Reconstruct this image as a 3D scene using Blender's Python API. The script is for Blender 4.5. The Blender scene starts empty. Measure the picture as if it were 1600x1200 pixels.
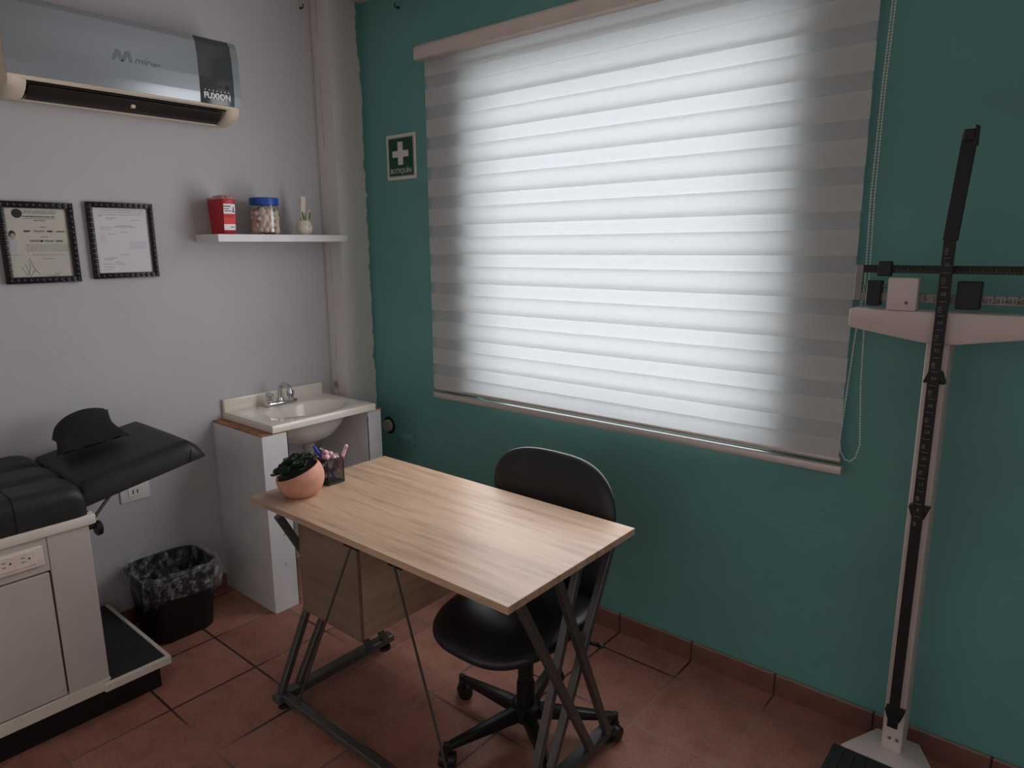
import bpy, bmesh, math, random
from mathutils import Vector, Matrix
random.seed(7)
PI = math.pi
scene = bpy.context.scene
COL = scene.collection

# ------------------------------------------------------------ camera
cam_d = bpy.data.cameras.new('camera')
cam = bpy.data.objects.new('camera', cam_d); COL.objects.link(cam)
scene.camera = cam
cam_d.sensor_width = 36.0; cam_d.sensor_fit = 'HORIZONTAL'
cam_d.lens = 1066.35 / 1600 * 36.0
cam_d.clip_start = 0.02
yaw, pitch, roll = .697066, .199669, -.007118
fwd = Vector((-math.sin(yaw)*math.cos(pitch), math.cos(yaw)*math.cos(pitch), -math.sin(pitch)))
rgt = Vector((math.cos(yaw), math.sin(yaw), 0)); upv = rgt.cross(fwd)
r2 = math.cos(roll)*rgt + math.sin(roll)*upv; u2 = -math.sin(roll)*rgt + math.cos(roll)*upv
M3 = Matrix((r2, u2, -fwd)).transposed()
cam.matrix_world = Matrix.Translation((3.05, -2.33, 1.62)) @ M3.to_4x4()

# ------------------------------------------------------------ daylight, fill lamp, exposure
scene.view_settings.view_transform = 'Standard'
scene.view_settings.look = 'None'
scene.view_settings.gamma = 1.0
scene.view_settings.use_curve_mapping = False
scene.view_settings.exposure = 0.0
scene.cycles.use_denoising = True
scene.cycles.max_bounces = 10
scene.cycles.diffuse_bounces = 6
scene.cycles.transparent_max_bounces = 12
scene.cycles.sample_clamp_indirect = 6.0

OUT_SKY, OUT_GROUND, INDOOR = 2.85, 2.5, 0.64
world = bpy.data.worlds.new('world'); scene.world = world
world.use_nodes = True
nt = world.node_tree; nt.nodes.clear()
w_out = nt.nodes.new('ShaderNodeOutputWorld'); w_bg = nt.nodes.new('ShaderNodeBackground')
tc = nt.nodes.new('ShaderNodeTexCoord'); sep = nt.nodes.new('ShaderNodeSeparateXYZ')
nt.links.new(tc.outputs['Generated'], sep.inputs[0])
def w_ramp(sock, a, b):
    m = nt.nodes.new('ShaderNodeMapRange'); m.interpolation_type = 'SMOOTHSTEP'
    m.inputs['From Min'].default_value = a; m.inputs['From Max'].default_value = b
    nt.links.new(sock, m.inputs['Value']); return m.outputs['Result']
def w_mix(f, a, b):
    m = nt.nodes.new('ShaderNodeMix'); m.data_type = 'RGBA'
    nt.links.new(f, m.inputs[0])
    for s, v in ((m.inputs[6], a), (m.inputs[7], b)):
        if isinstance(v, tuple): s.default_value = (*v, 1)
        else: nt.links.new(v, s)
    return m.outputs[2]
ground = tuple(OUT_GROUND*c for c in (1.10, .98, 1.0))
sky = tuple(OUT_SKY*c for c in (1.10, .98, 1.0))
outdoor = w_mix(w_ramp(sep.outputs['Z'], -.25, .35), ground, sky)
indoor = w_mix(w_ramp(sep.outputs['Z'], -.30, .45), tuple(INDOOR*.4*c for c in (1.08, 1.0, .96)), tuple(INDOOR*c for c in (1.06, 1.0, .98)))
w_col = w_mix(w_ramp(sep.outputs['Y'], .22, .45), indoor, outdoor)
nt.links.new(w_col, w_bg.inputs['Color']); nt.links.new(w_bg.outputs[0], w_out.inputs['Surface'])

# area lamp added just inside the blind, standing in for daylight through it
dl = bpy.data.lights.new('window_fill_lamp', 'AREA'); dl.shape = 'RECTANGLE'; dl.size = 1.38; dl.size_y = 1.44
dl.energy = 17.8; dl.color = (1.0, .965, .975)
dlo = bpy.data.objects.new('window_fill_lamp', dl); COL.objects.link(dlo)
dlo.location = (1.58, -.115, 1.645); dlo.rotation_euler = (-PI/2, 0, 0)      # facing into the room

# ------------------------------------------------------------ materials
def lin(c):
    return tuple(((v/255)/12.92 if v/255 <= .04045 else ((v/255+.055)/1.055)**2.4) for v in c)
def c4(c): return (*lin(c), 1)
class NT:
    def __init__(s, name):
        s.m = bpy.data.materials.new(name); s.m.use_nodes = True
        s.t = s.m.node_tree; s.t.nodes.clear()
        s.out = s.n('ShaderNodeOutputMaterial')
    def n(s, kind, **kw):
        o = s.t.nodes.new(kind)
        for k, v in kw.items():
            if hasattr(o, k) and not k[0].isupper(): setattr(o, k, v)
        return o
    def l(s, a, b): s.t.links.new(a, b)
    def pos(s, scale=(1, 1, 1), loc=(0, 0, 0), obj=False):
        if obj: src = s.n('ShaderNodeTexCoord').outputs['Object']
        else: src = s.n('ShaderNodeNewGeometry').outputs['Position']
        mp = s.n('ShaderNodeMapping'); mp.inputs['Scale'].default_value = scale; mp.inputs['Location'].default_value = loc
        s.l(src, mp.inputs[0]); return mp.outputs[0]
    def noise(s, vec, scale, detail=3, rough=.5):
        n = s.n('ShaderNodeTexNoise'); n.inputs['Scale'].default_value = scale
        n.inputs['Detail'].default_value = detail; n.inputs['Roughness'].default_value = rough
        s.l(vec, n.inputs['Vector']); return n.outputs['Fac']
    def ramp(s, f, stops):
        r = s.n('ShaderNodeValToRGB'); e = r.color_ramp.elements
        while len(e) < len(stops): e.new(.5)
        for k, (p, c) in enumerate(stops): e[k].position = p; e[k].color = c4(c) if len(c) == 3 else c
        s.l(f, r.inputs[0]); return r.outputs[0]
    def mix(s, f, a, b, blend='MIX'):
        m = s.n('ShaderNodeMix'); m.data_type = 'RGBA'; m.blend_type = blend
        for sk, v in ((m.inputs[0], f), (m.inputs[6], a), (m.inputs[7], b)):
            if isinstance(v, (int, float)): sk.default_value = v
            elif isinstance(v, tuple): sk.default_value = c4(v) if len(v) == 3 else v
            else: s.l(v, sk)
        return m.outputs[2]
    def math(s, op, a, b=0.0, clamp=False):
        m = s.n('ShaderNodeMath'); m.operation = op; m.use_clamp = clamp
        for sk, v in ((m.inputs[0], a), (m.inputs[1], b)):
            if isinstance(v, (int, float)): sk.default_value = v
            else: s.l(v, sk)
        return m.outputs[0]
    def maprange(s, v, a, b, c=0.0, d=1.0):
        m = s.n('ShaderNodeMapRange'); s.l(v, m.inputs['Value'])
        for k, x in zip(('From Min', 'From Max', 'To Min', 'To Max'), (a, b, c, d)): m.inputs[k].default_value = x
        return m.outputs['Result']
    def bump(s, h, strength, dist=.002):
        b = s.n('ShaderNodeBump'); b.inputs['Strength'].default_value = strength; b.inputs['Distance'].default_value = dist
        s.l(h, b.inputs['Height']); return b.outputs[0]
    def bsdf(s, col, rough=.5, metal=0., normal=None, spec=.5, coat=0., alpha=None, trans=0., ior=1.45):
        p = s.n('ShaderNodeBsdfPrincipled')
        if isinstance(col, tuple): p.inputs['Base Color'].default_value = c4(col)
        else: s.l(col, p.inputs['Base Color'])
        if isinstance(rough, (int, float)): p.inputs['Roughness'].default_value = rough
        else: s.l(rough, p.inputs['Roughness'])
        p.inputs['Metallic'].default_value = metal; p.inputs['Specular IOR Level'].default_value = spec
        p.inputs['Coat Weight'].default_value = coat; p.inputs['IOR'].default_value = ior
        p.inputs['Transmission Weight'].default_value = trans
        if normal: s.l(normal, p.inputs['Normal'])
        s.l(p.outputs[0], s.out.inputs['Surface']); return p
def plain(name, col, rough=.5, metal=0., spec=.5, var=.06, scale=30, bump=0., coat=0.):
    k = NT(name); v = k.pos()
    n = k.noise(v, scale, 3)
    lo = tuple(max(0, c*(1-var)) for c in col); hi = tuple(min(255, c*(1+var)) for c in col)
    c = k.ramp(n, [(.3, lo), (.7, hi)])
    nb = k.bump(k.noise(v, scale*6, 3), bump, .001) if bump else None
    k.bsdf(c, rough, metal, nb, spec, coat); return k.m

TEAL = (105, 160, 155)
def teal_paint(name, line=False):
    k = NT(name); v = k.pos()
    n = k.noise(v, 2.2, 4, .6)
    c = k.ramp(n, [(.3, tuple(t*.96 for t in TEAL)), (.7, tuple(t*1.04 for t in TEAL))])
    if line:
        sp = k.n('ShaderNodeSeparateXYZ'); k.l(v, sp.inputs[0])
        wob = k.math('MULTIPLY', k.noise(v, 3.0, 3), .05)
        d = k.math('ABSOLUTE', k.math('SUBTRACT', k.math('ADD', sp.outputs['Z'], wob), .695))
        msk = k.math('MULTIPLY', k.maprange(d, .0008, .0022, 1, 0), k.maprange(k.noise(v, 5.0, 2), .45, .55, 0, .5))
        c = k.mix(msk, c, (140, 190, 182))
    b = k.bump(k.math('ADD', k.noise(v, 60, 4, .6), k.math('MULTIPLY', k.noise(v, 7, 2), 3.0)), .35, .003)
    k.bsdf(c, .55, 0, b, .35); return k.m
M = {}
M['teal'] = teal_paint('teal_wall_paint', True)
M['teal_plain'] = teal_paint('teal_paint')
def white_wall():
    k = NT('white_wall_paint'); v = k.pos()
    n = k.noise(v, 1.6, 4, .6)
    c = k.ramp(n, [(.3, (190, 189, 192)), (.7, (197, 196, 199))])
    b = k.bump(k.math('ADD', k.noise(v, 70, 4, .6), k.math('MULTIPLY', k.noise(v, 6, 2), 3.0)), .3, .003)
    k.bsdf(c, .6, 0, b, .3); return k.m
M['wall'] = white_wall()
def column_paint():
    k = NT('column_paint'); v = k.pos()
    sp = k.n('ShaderNodeSeparateXYZ'); k.l(v, sp.inputs[0])
    nz = k.noise(k.pos((1, 1, .6)), 22, 4, .65)
    big = k.noise(k.pos((0, 0, 1)), 1.7, 2)
    # teal brushed over the corner edge, ragged, only on the face towards the window
    edge = k.math('ADD', k.math('MULTIPLY', k.math('SUBTRACT', nz, .5), .05), k.math('MULTIPLY', k.math('SUBTRACT', big, .5), .03))
    top = k.maprange(sp.outputs['Z'], 2.35, 2.75, 0, .02)
    t = k.math('ADD', k.math('ADD', sp.outputs['Y'], edge), top)
    m1 = k.math('GREATER_THAN', t, -.014)
    m2 = k.math('GREATER_THAN', sp.outputs['X'], .138)
    base = k.ramp(k.noise(v, 3, 4), [(.3, (216, 214, 210)), (.7, (226, 224, 220))])
    # rusty damp stain and old plaster line on the narrow face
    q = k.n('ShaderNodeVectorMath', operation='DISTANCE'); k.l(v, q.inputs[0]); q.inputs[1].default_value = (.035, -.19, .90)
    st = k.math('MULTIPLY', k.maprange(k.math('ADD', q.outputs['Value'], k.math('MULTIPLY', nz, .03)), .025, .045, 1, 0), .75, True)
    base = k.mix(st, base, (150, 110, 70))
    d2 = k.math('ABSOLUTE', k.math('SUBTRACT', k.math('ADD', sp.outputs['X'], k.math('MULTIPLY', nz, .02)), .058))
    l2 = k.math('MULTIPLY', k.maprange(d2, .001, .006, .6, 0), k.maprange(k.noise(v, 9, 3), .45, .6, 0, 1), True)
    base = k.mix(l2, base, (165, 160, 150))
    c = k.mix(k.math('MULTIPLY', m1, m2), base, TEAL)
    k.bsdf(c, .6, 0, k.bump(k.noise(v, 60, 4), .35, .003), .3); return k.m
M['column'] = column_paint()
def floor_tiles():
    k = NT('terracotta_floor_tiles')
    v = k.pos((1, 1, 1), (-1.697+3.265, .148+3.275, 0))
    b = k.n('ShaderNodeTexBrick'); b.offset = 0; b.squash = 1
    k.l(v, b.inputs['Vector']); b.inputs['Scale'].default_value = 1
    b.inputs['Brick Width'].default_value = .3265; b.inputs['Row Height'].default_value = .3275
    b.inputs['Mortar Size'].default_value = .0048; b.inputs['Mortar Smooth'].default_value = .15; b.inputs['Bias'].default_value = 0
    b.inputs['Color1'].default_value = c4((188, 136, 117)); b.inputs['Color2'].default_value = c4((172, 122, 106))
    p = k.pos()
    mot = k.ramp(k.noise(p, 9, 5, .65), [(.25, (205, 195, 190)), (.5, (245, 240, 238)), (.75, (255, 255, 255))])
    fine = k.ramp(k.noise(p, 90, 3, .7), [(.3, (225, 222, 220)), (.6, (255, 255, 255))])
    col = k.mix(1.0, k.mix(1.0, b.outputs['Color'], mot, 'MULTIPLY'), fine, 'MULTIPLY')
    mort = k.ramp(k.noise(p, 1.3, 2), [(.45, (62, 50, 46)), (.56, (158, 128, 112))])
    col = k.mix(b.outputs['Fac'], col, mort)
    h = k.math('ADD', k.math('MULTIPLY', k.math('SUBTRACT', 1.0, b.outputs['Fac']), 2.0), k.noise(p, 40, 4))
    rough = k.maprange(k.noise(p, 14, 3), .3, .7, .36, .55)
    k.bsdf(col, rough, 0, k.bump(h, .45, .002), .4); return k.m
M['tile'] = floor_tiles()
def skirting():
    k = NT('terracotta_skirting')
    p = k.pos(); sp = k.n('ShaderNodeSeparateXYZ'); k.l(p, sp.inputs[0])
    fx = k.math('FRACT', k.math('DIVIDE', k.math('ADD', sp.outputs['X'], 3.265-1.697), .3265))
    fy = k.math('FRACT', k.math('DIVIDE', k.math('ADD', sp.outputs['Y'], 6.55+.148), .3275))
    near = lambda f: k.math('LESS_THAN', k.math('MINIMUM', f, k.math('SUBTRACT', 1.0, f)), .011)
    onx = k.math('GREATER_THAN', sp.outputs['Y'], -.02)
    jm = k.math('ADD', k.math('MULTIPLY', near(fx), onx), k.math('MULTIPLY', near(fy), k.math('SUBTRACT', 1.0, onx)), True)
    col = k.ramp(k.noise(p, 12, 4), [(.3, (118, 82, 72)), (.7, (134, 94, 84))])
    topz = k.math('GREATER_THAN', k.math('ADD', sp.outputs['Z'], k.math('MULTIPLY', k.noise(p, 30, 3), .012)), .083)
    col = k.mix(k.math('MULTIPLY', topz, .8), col, (150, 140, 125))
    col = k.mix(jm, col, (62, 50, 45))
    k.bsdf(col, .5, 0, k.bump(k.noise(p, 40, 3), .3, .002), .4); return k.m
M['skirting'] = skirting()
def oak(name, axis=0, dark=1.0):
    k = NT(name)
    sc = [30, 30, 30]; sc[axis] = 1.6
    v = k.pos(tuple(sc), (0, 0, 0))
    sc2 = [9, 9, 9]; sc2[axis] = 1.5
    v2 = k.pos(tuple(sc2), (3, 1, 2))
    n1 = k.noise(v, 2.4, 6, .65); n2 = k.noise(v2, 1.3, 4, .6)
    w = k.n('ShaderNodeTexWave'); w.wave_type = 'BANDS'; w.bands_direction = 'XYZ'[(axis+1) % 2]; w.inputs['Scale'].default_value = 5
    w.inputs['Distortion'].default_value = 9; w.inputs['Detail'].default_value = 3; w.inputs['Detail Scale'].default_value = 1.2
    sc3 = [1, 1, 1]; sc3[axis] = .22; k.l(k.pos(tuple(sc3), (.3, .7, 0)), w.inputs['Vector'])
    f = k.math('ADD', k.math('ADD', k.math('MULTIPLY', n1, .45), k.math('MULTIPLY', n2, .52)), k.math('MULTIPLY', w.outputs['Fac'], .08))
    D = lambda c: tuple(x*dark for x in c)
    col = k.ramp(f, [(.34, D((146, 120, 100))), (.46, D((180, 150, 125))), (.57, D((197, 168, 142))), (.72, D((208, 181, 155)))])
    k.bsdf(col, .38, 0, k.bump(n1, .12, .001), .5); return k.m
M['oak_top'] = oak('oak_laminate', 0)
M['oak_x'] = oak('oak_laminate_shaded', 0, .66)  # darker oak copy, with the drawer board's shade put into the colour
M['oak_y'] = oak('oak_laminate_side', 1, .92)
M['white_paint'] = plain('white_painted_board', (226, 225, 228), .45, var=.03, scale=8, bump=.1)
M['raw_wood'] = plain('raw_plywood_edge', (150, 100, 72), .7, var=.25, scale=25, bump=.3)
M['porcelain'] = plain('cream_cultured_marble', (234, 227, 216), .18, var=.02, scale=5, coat=.4)
M['chrome'] = plain('chrome', (215, 215, 218), .08, 1.0, var=.01)
M['steel'] = plain('dark_grey_steel_tube', (96, 94, 93), .38, .55, var=.05)
M['steel_brush'] = plain('brushed_steel', (170, 168, 166), .3, .9, var=.05)
M['black_plastic'] = plain('black_plastic', (22, 22, 23), .4, var=.1)
M['black_matte'] = plain('black_matte_metal', (24, 23, 24), .5, var=.1)
def leather(name, col, rough, bscale, bstr):
    k = NT(name); v = k.pos()
    vor = k.n('ShaderNodeTexVoronoi'); vor.inputs['Scale'].default_value = bscale; k.l(v, vor.inputs['Vector'])
    c = k.ramp(k.noise(v, 12, 3), [(.3, tuple(x*.9 for x in col)), (.7, tuple(min(255, x*1.1) for x in col))])
    k.bsdf(c, rough, 0, k.bump(vor.outputs['Distance'], bstr, .001), .5); return k.m
M['chair_leather'] = leather('black_chair_vinyl', (34, 34, 37), .33, 420, .06)
M['vinyl'] = leather('black_couch_vinyl', (34, 34, 35), .5, 300, .2)
M['velvet'] = leather('dark_cushion_cloth', (34, 30, 31), .95, 900, .5)
M['cream_enamel'] = plain('cream_enamel_metal', (212, 199, 194), .4, var=.03, scale=6)
M['table_white'] = plain('offwhite_melamine', (196, 186, 181), .42, var=.03, scale=5)
M['table_trim'] = plain('offwhite_edge_trim', (220, 212, 200), .45, var=.03, scale=5)
M['rubber_mat'] = plain('black_rubber_mat', (38, 40, 40), .7, var=.15, scale=60, bump=.4)
M['black_base'] = plain('black_base_board', (16, 15, 15), .6, var=.1)
M['ivory'] = plain('ivory_plastic', (222, 210, 198), .4, var=.02)
M['white_plastic'] = plain('white_plastic', (228, 226, 224), .35, var=.02)
M['slot'] = plain('dark_slot', (14, 13, 13), .6, var=.05)
M['ac_body'] = plain('beige_aged_plastic', (214, 200, 180), .42, var=.03, scale=6)
M['ac_panel'] = plain('silver_blue_gloss_panel', (158, 166, 172), .28, .35, var=.02, scale=3)
M['ac_display'] = plain('smoked_display_panel', (84, 88, 90), .16, .3, var=.02, scale=3)
M['ac_dark'] = plain('dark_brown_vent', (38, 32, 30), .35, var=.1, scale=10)
M['ac_logo'] = plain('grey_teal_logo', (116, 130, 133), .4, var=.03)
M['print_white'] = plain('white_print', (240, 240, 242), .5, var=.01)
M['print_black'] = plain('black_ink', (40, 38, 38), .7, var=.05)
M['print_grey'] = plain('grey_ink', (128, 126, 122), .7, var=.05)
M['print_pink'] = plain('pale_pink_ink', (206, 170, 172), .7, var=.05)
M['print_blue'] = plain('pale_blue_ink', (170, 174, 200), .7, var=.05)
M['portrait_skin'] = plain('portrait_grey', (178, 172, 168), .7, var=.03)
M['portrait_coat'] = plain('portrait_pale_coat', (196, 198, 206), .7, var=.03)
M['paper_cream'] = plain('cream_parchment', (205, 203, 190), .6, var=.02, scale=4)
M['paper_white'] = plain('white_document_paper', (226, 224, 228), .6, var=.015, scale=4)
M['frame_black'] = plain('black_carved_frame', (24, 22, 22), .3, var=.15, scale=60)
M['sign_green'] = plain('dark_green_sign', (8, 74, 44), .4, var=.03)
M['sign_white'] = plain('white_sign_plastic', (222, 216, 214), .4, var=.02)
M['red'] = plain('red_plastic', (186, 22, 34), .35, var=.05)
M['red_label'] = plain('bright_red_label', (222, 38, 46), .5, var=.03)
M['blue_lid'] = plain('blue_plastic_lid', (24, 82, 168), .4, var=.03)
M['cotton'] = plain('cotton_white', (238, 224, 214), .95, var=.06, scale=60, bump=.6)
M['ceramic'] = plain('cream_ceramic', (226, 214, 196), .22, var=.03, coat=.3)
M['ear_green'] = plain('green_glaze', (62, 110, 50), .3, var=.1)
M['packet'] = plain('white_paper_packet', (226, 212, 206), .7, var=.03)
M['terracotta'] = plain('terracotta_pot', (206, 150, 130), .75, var=.06, scale=20, bump=.2)
M['soil'] = plain('dark_soil', (36, 30, 24), .95, var=.3, scale=120, bump=.6)
M['leaf'] = plain('dark_green_succulent', (40, 56, 42), .5, var=.3, scale=40)
M['blue_pen'] = plain('blue_pen_plastic', (40, 62, 190), .3, var=.05)
M['candy'] = None
M['teal_plate'] = teal_paint('teal_painted_plate')
M['bin'] = plain('black_bin_plastic', (16, 16, 17), .42, var=.1)
M['pvc'] = plain('grey_white_pvc', (176, 168, 160), .5, var=.05)
M['bead'] = plain('white_bead_chain', (225, 222, 216), .35, var=.02)
M['cassette'] = plain('beige_white_aluminium', (212, 200, 190), .4, var=.02, scale=5)
M['alu'] = plain('aluminium_rail', (205, 196, 190), .35, .3, var=.02)
M['window_alu'] = plain('white_window_frame', (215, 216, 216), .4, .2, var=.02)
M['scale_beam'] = plain('satin_scale_beam', (128, 125, 124), .4, .6, var=.04)
M['plaster'] = plain('ceiling_paint', (200, 196, 194), .7, var=.02, scale=3)

def candy_mat():
    k = NT('pink_white_candy_wrapper'); v = k.pos((1, 1, 1))
    f = k.noise(v, 70, 2)
    c = k.ramp(f, [(.46, (238, 218, 214)), (.60, (212, 140, 146))])
    k.bsdf(c, .3, 0, None, .5); return k.m
M['candy'] = candy_mat()
def glass(name, col=(255, 255, 255), fac=.85, rough=.02):
    k = NT(name)
    tr = k.n('ShaderNodeBsdfTransparent'); tr.inputs[0].default_value = c4(col)
    gl = k.n('ShaderNodeBsdfGlossy'); gl.inputs['Roughness'].default_value = rough
    fr = k.n('ShaderNodeFresnel'); geo = k.n('ShaderNodeNewGeometry')
    k.l(k.maprange(geo.outputs['Backfacing'], 0, 1, 1.5, 1/1.5), fr.inputs[0])
    f = k.math('ADD', fr.outputs[0], 1-fac-.0)
    mx = k.n('ShaderNodeMixShader'); k.l(f, mx.inputs[0]); k.l(tr.outputs[0], mx.inputs[1]); k.l(gl.outputs[0], mx.inputs[2])
    k.l(mx.outputs[0], k.out.inputs['Surface']); return k.m
M['glass'] = glass('picture_glass', fac=.97)
M['pane'] = glass('window_glass', (240, 250, 250), fac=1.0)
M['jar'] = glass('clear_jar_plastic', (240, 238, 236), fac=.93, rough=.08)
def haze_film(name, col, a, rough, noise_scale, n0=.35, n1=.7, low=.5):
    k = NT(name); v = k.pos()
    tr = k.n('ShaderNodeBsdfTransparent')
    p = k.n('ShaderNodeBsdfPrincipled'); p.inputs['Base Color'].default_value = c4(col); p.inputs['Roughness'].default_value = rough
    n = k.noise(v, noise_scale, 4, .7)
    k.l(k.bump(n, .8, .004), p.inputs['Normal'])
    f = k.maprange(n, n0, n1, a*low, a*1.6)
    mx = k.n('ShaderNodeMixShader'); k.l(f, mx.inputs[0]); k.l(tr.outputs[0], mx.inputs[1]); k.l(p.outputs[0], mx.inputs[2])
    k.l(mx.outputs[0], k.out.inputs['Surface']); return k.m
M['bag'] = haze_film('clear_bin_bag_film', (225, 228, 232), .30, .12, 32, .47, .74, .10)  # pale streaks in the opacity stand in for crinkle highlights
M['lid_clear'] = haze_film('translucent_lid_plastic', (205, 140, 140), .6, .3, 30)
M['wrap'] = haze_film('clear_candy_cellophane', (245, 235, 235), .55, .15, 90)
M['mesh'] = None
def mesh_mat():
    k = NT('black_wire_mesh'); v = k.pos()
    sp = k.n('ShaderNodeSeparateXYZ'); k.l(v, sp.inputs[0])
    a = k.math('ADD', sp.outputs['X'], sp.outputs['Y'])
    def stripes(x):
        f = k.math('FRACT', k.math('DIVIDE', k.math('ADD', x, 10.0), .0022))
        return k.math('LESS_THAN', f, .36)
    f = k.math('MAXIMUM', stripes(k.math('ADD', a, sp.outputs['Z'])), stripes(k.math('SUBTRACT', a, sp.outputs['Z'])))
    tr = k.n('ShaderNodeBsdfTransparent')
    p = k.n('ShaderNodeBsdfPrincipled'); p.inputs['Base Color'].default_value = c4((26, 25, 26)); p.inputs['Roughness'].default_value = .4
    mx = k.n('ShaderNodeMixShader'); k.l(f, mx.inputs[0]); k.l(tr.outputs[0], mx.inputs[1]); k.l(p.outputs[0], mx.inputs[2])
    k.l(mx.outputs[0], k.out.inputs['Surface']); return k.m
M['mesh'] = mesh_mat()
def zebra(name, ztop, h=.078, P=.1305):
    """woven day-and-night fabric: dense bands (height h, top edge at ztop - k*P) alternating with sheer bands"""
    k = NT(name); v = k.pos()
    sp = k.n('ShaderNodeSeparateXYZ'); k.l(v, sp.inputs[0])
    f = k.math('FRACT', k.math('DIVIDE', k.math('SUBTRACT', ztop + 10*P, sp.outputs['Z']), P))
    dense = k.math('LESS_THAN', f, h/P)
    thread = k.math('SINE', k.math('MULTIPLY', sp.outputs['Z'], 2*PI/.0062))
    df = k.n('ShaderNodeBsdfDiffuse'); df.inputs[0].default_value = c4((236, 234, 234))
    tl = k.n('ShaderNodeBsdfTranslucent'); tl.inputs[0].default_value = c4((242, 242, 244))
    fab = k.n('ShaderNodeMixShader'); fab.inputs[0].default_value = .50
    k.l(df.outputs[0], fab.inputs[1]); k.l(tl.outputs[0], fab.inputs[2])
    tr = k.n('ShaderNodeBsdfTransparent'); tr.inputs[0].default_value = c4((250, 250, 252))
    sheer = k.maprange(thread, -1, 1, .33, .42)          # cover of the sheer weave
    cover = k.math('MAXIMUM', k.math('MULTIPLY', dense, .97), sheer)
    mx = k.n('ShaderNodeMixShader'); k.l(cover, mx.inputs[0]); k.l(tr.outputs[0], mx.inputs[1]); k.l(fab.outputs[0], mx.inputs[2])
    k.l(mx.outputs[0], k.out.inputs['Surface']); return k.m
BTOP = 2.4445
M['zebra_front'] = zebra('zebra_fabric_front', BTOP)
M['zebra_back'] = zebra('zebra_fabric_back', BTOP - .078 + .0185)

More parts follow.
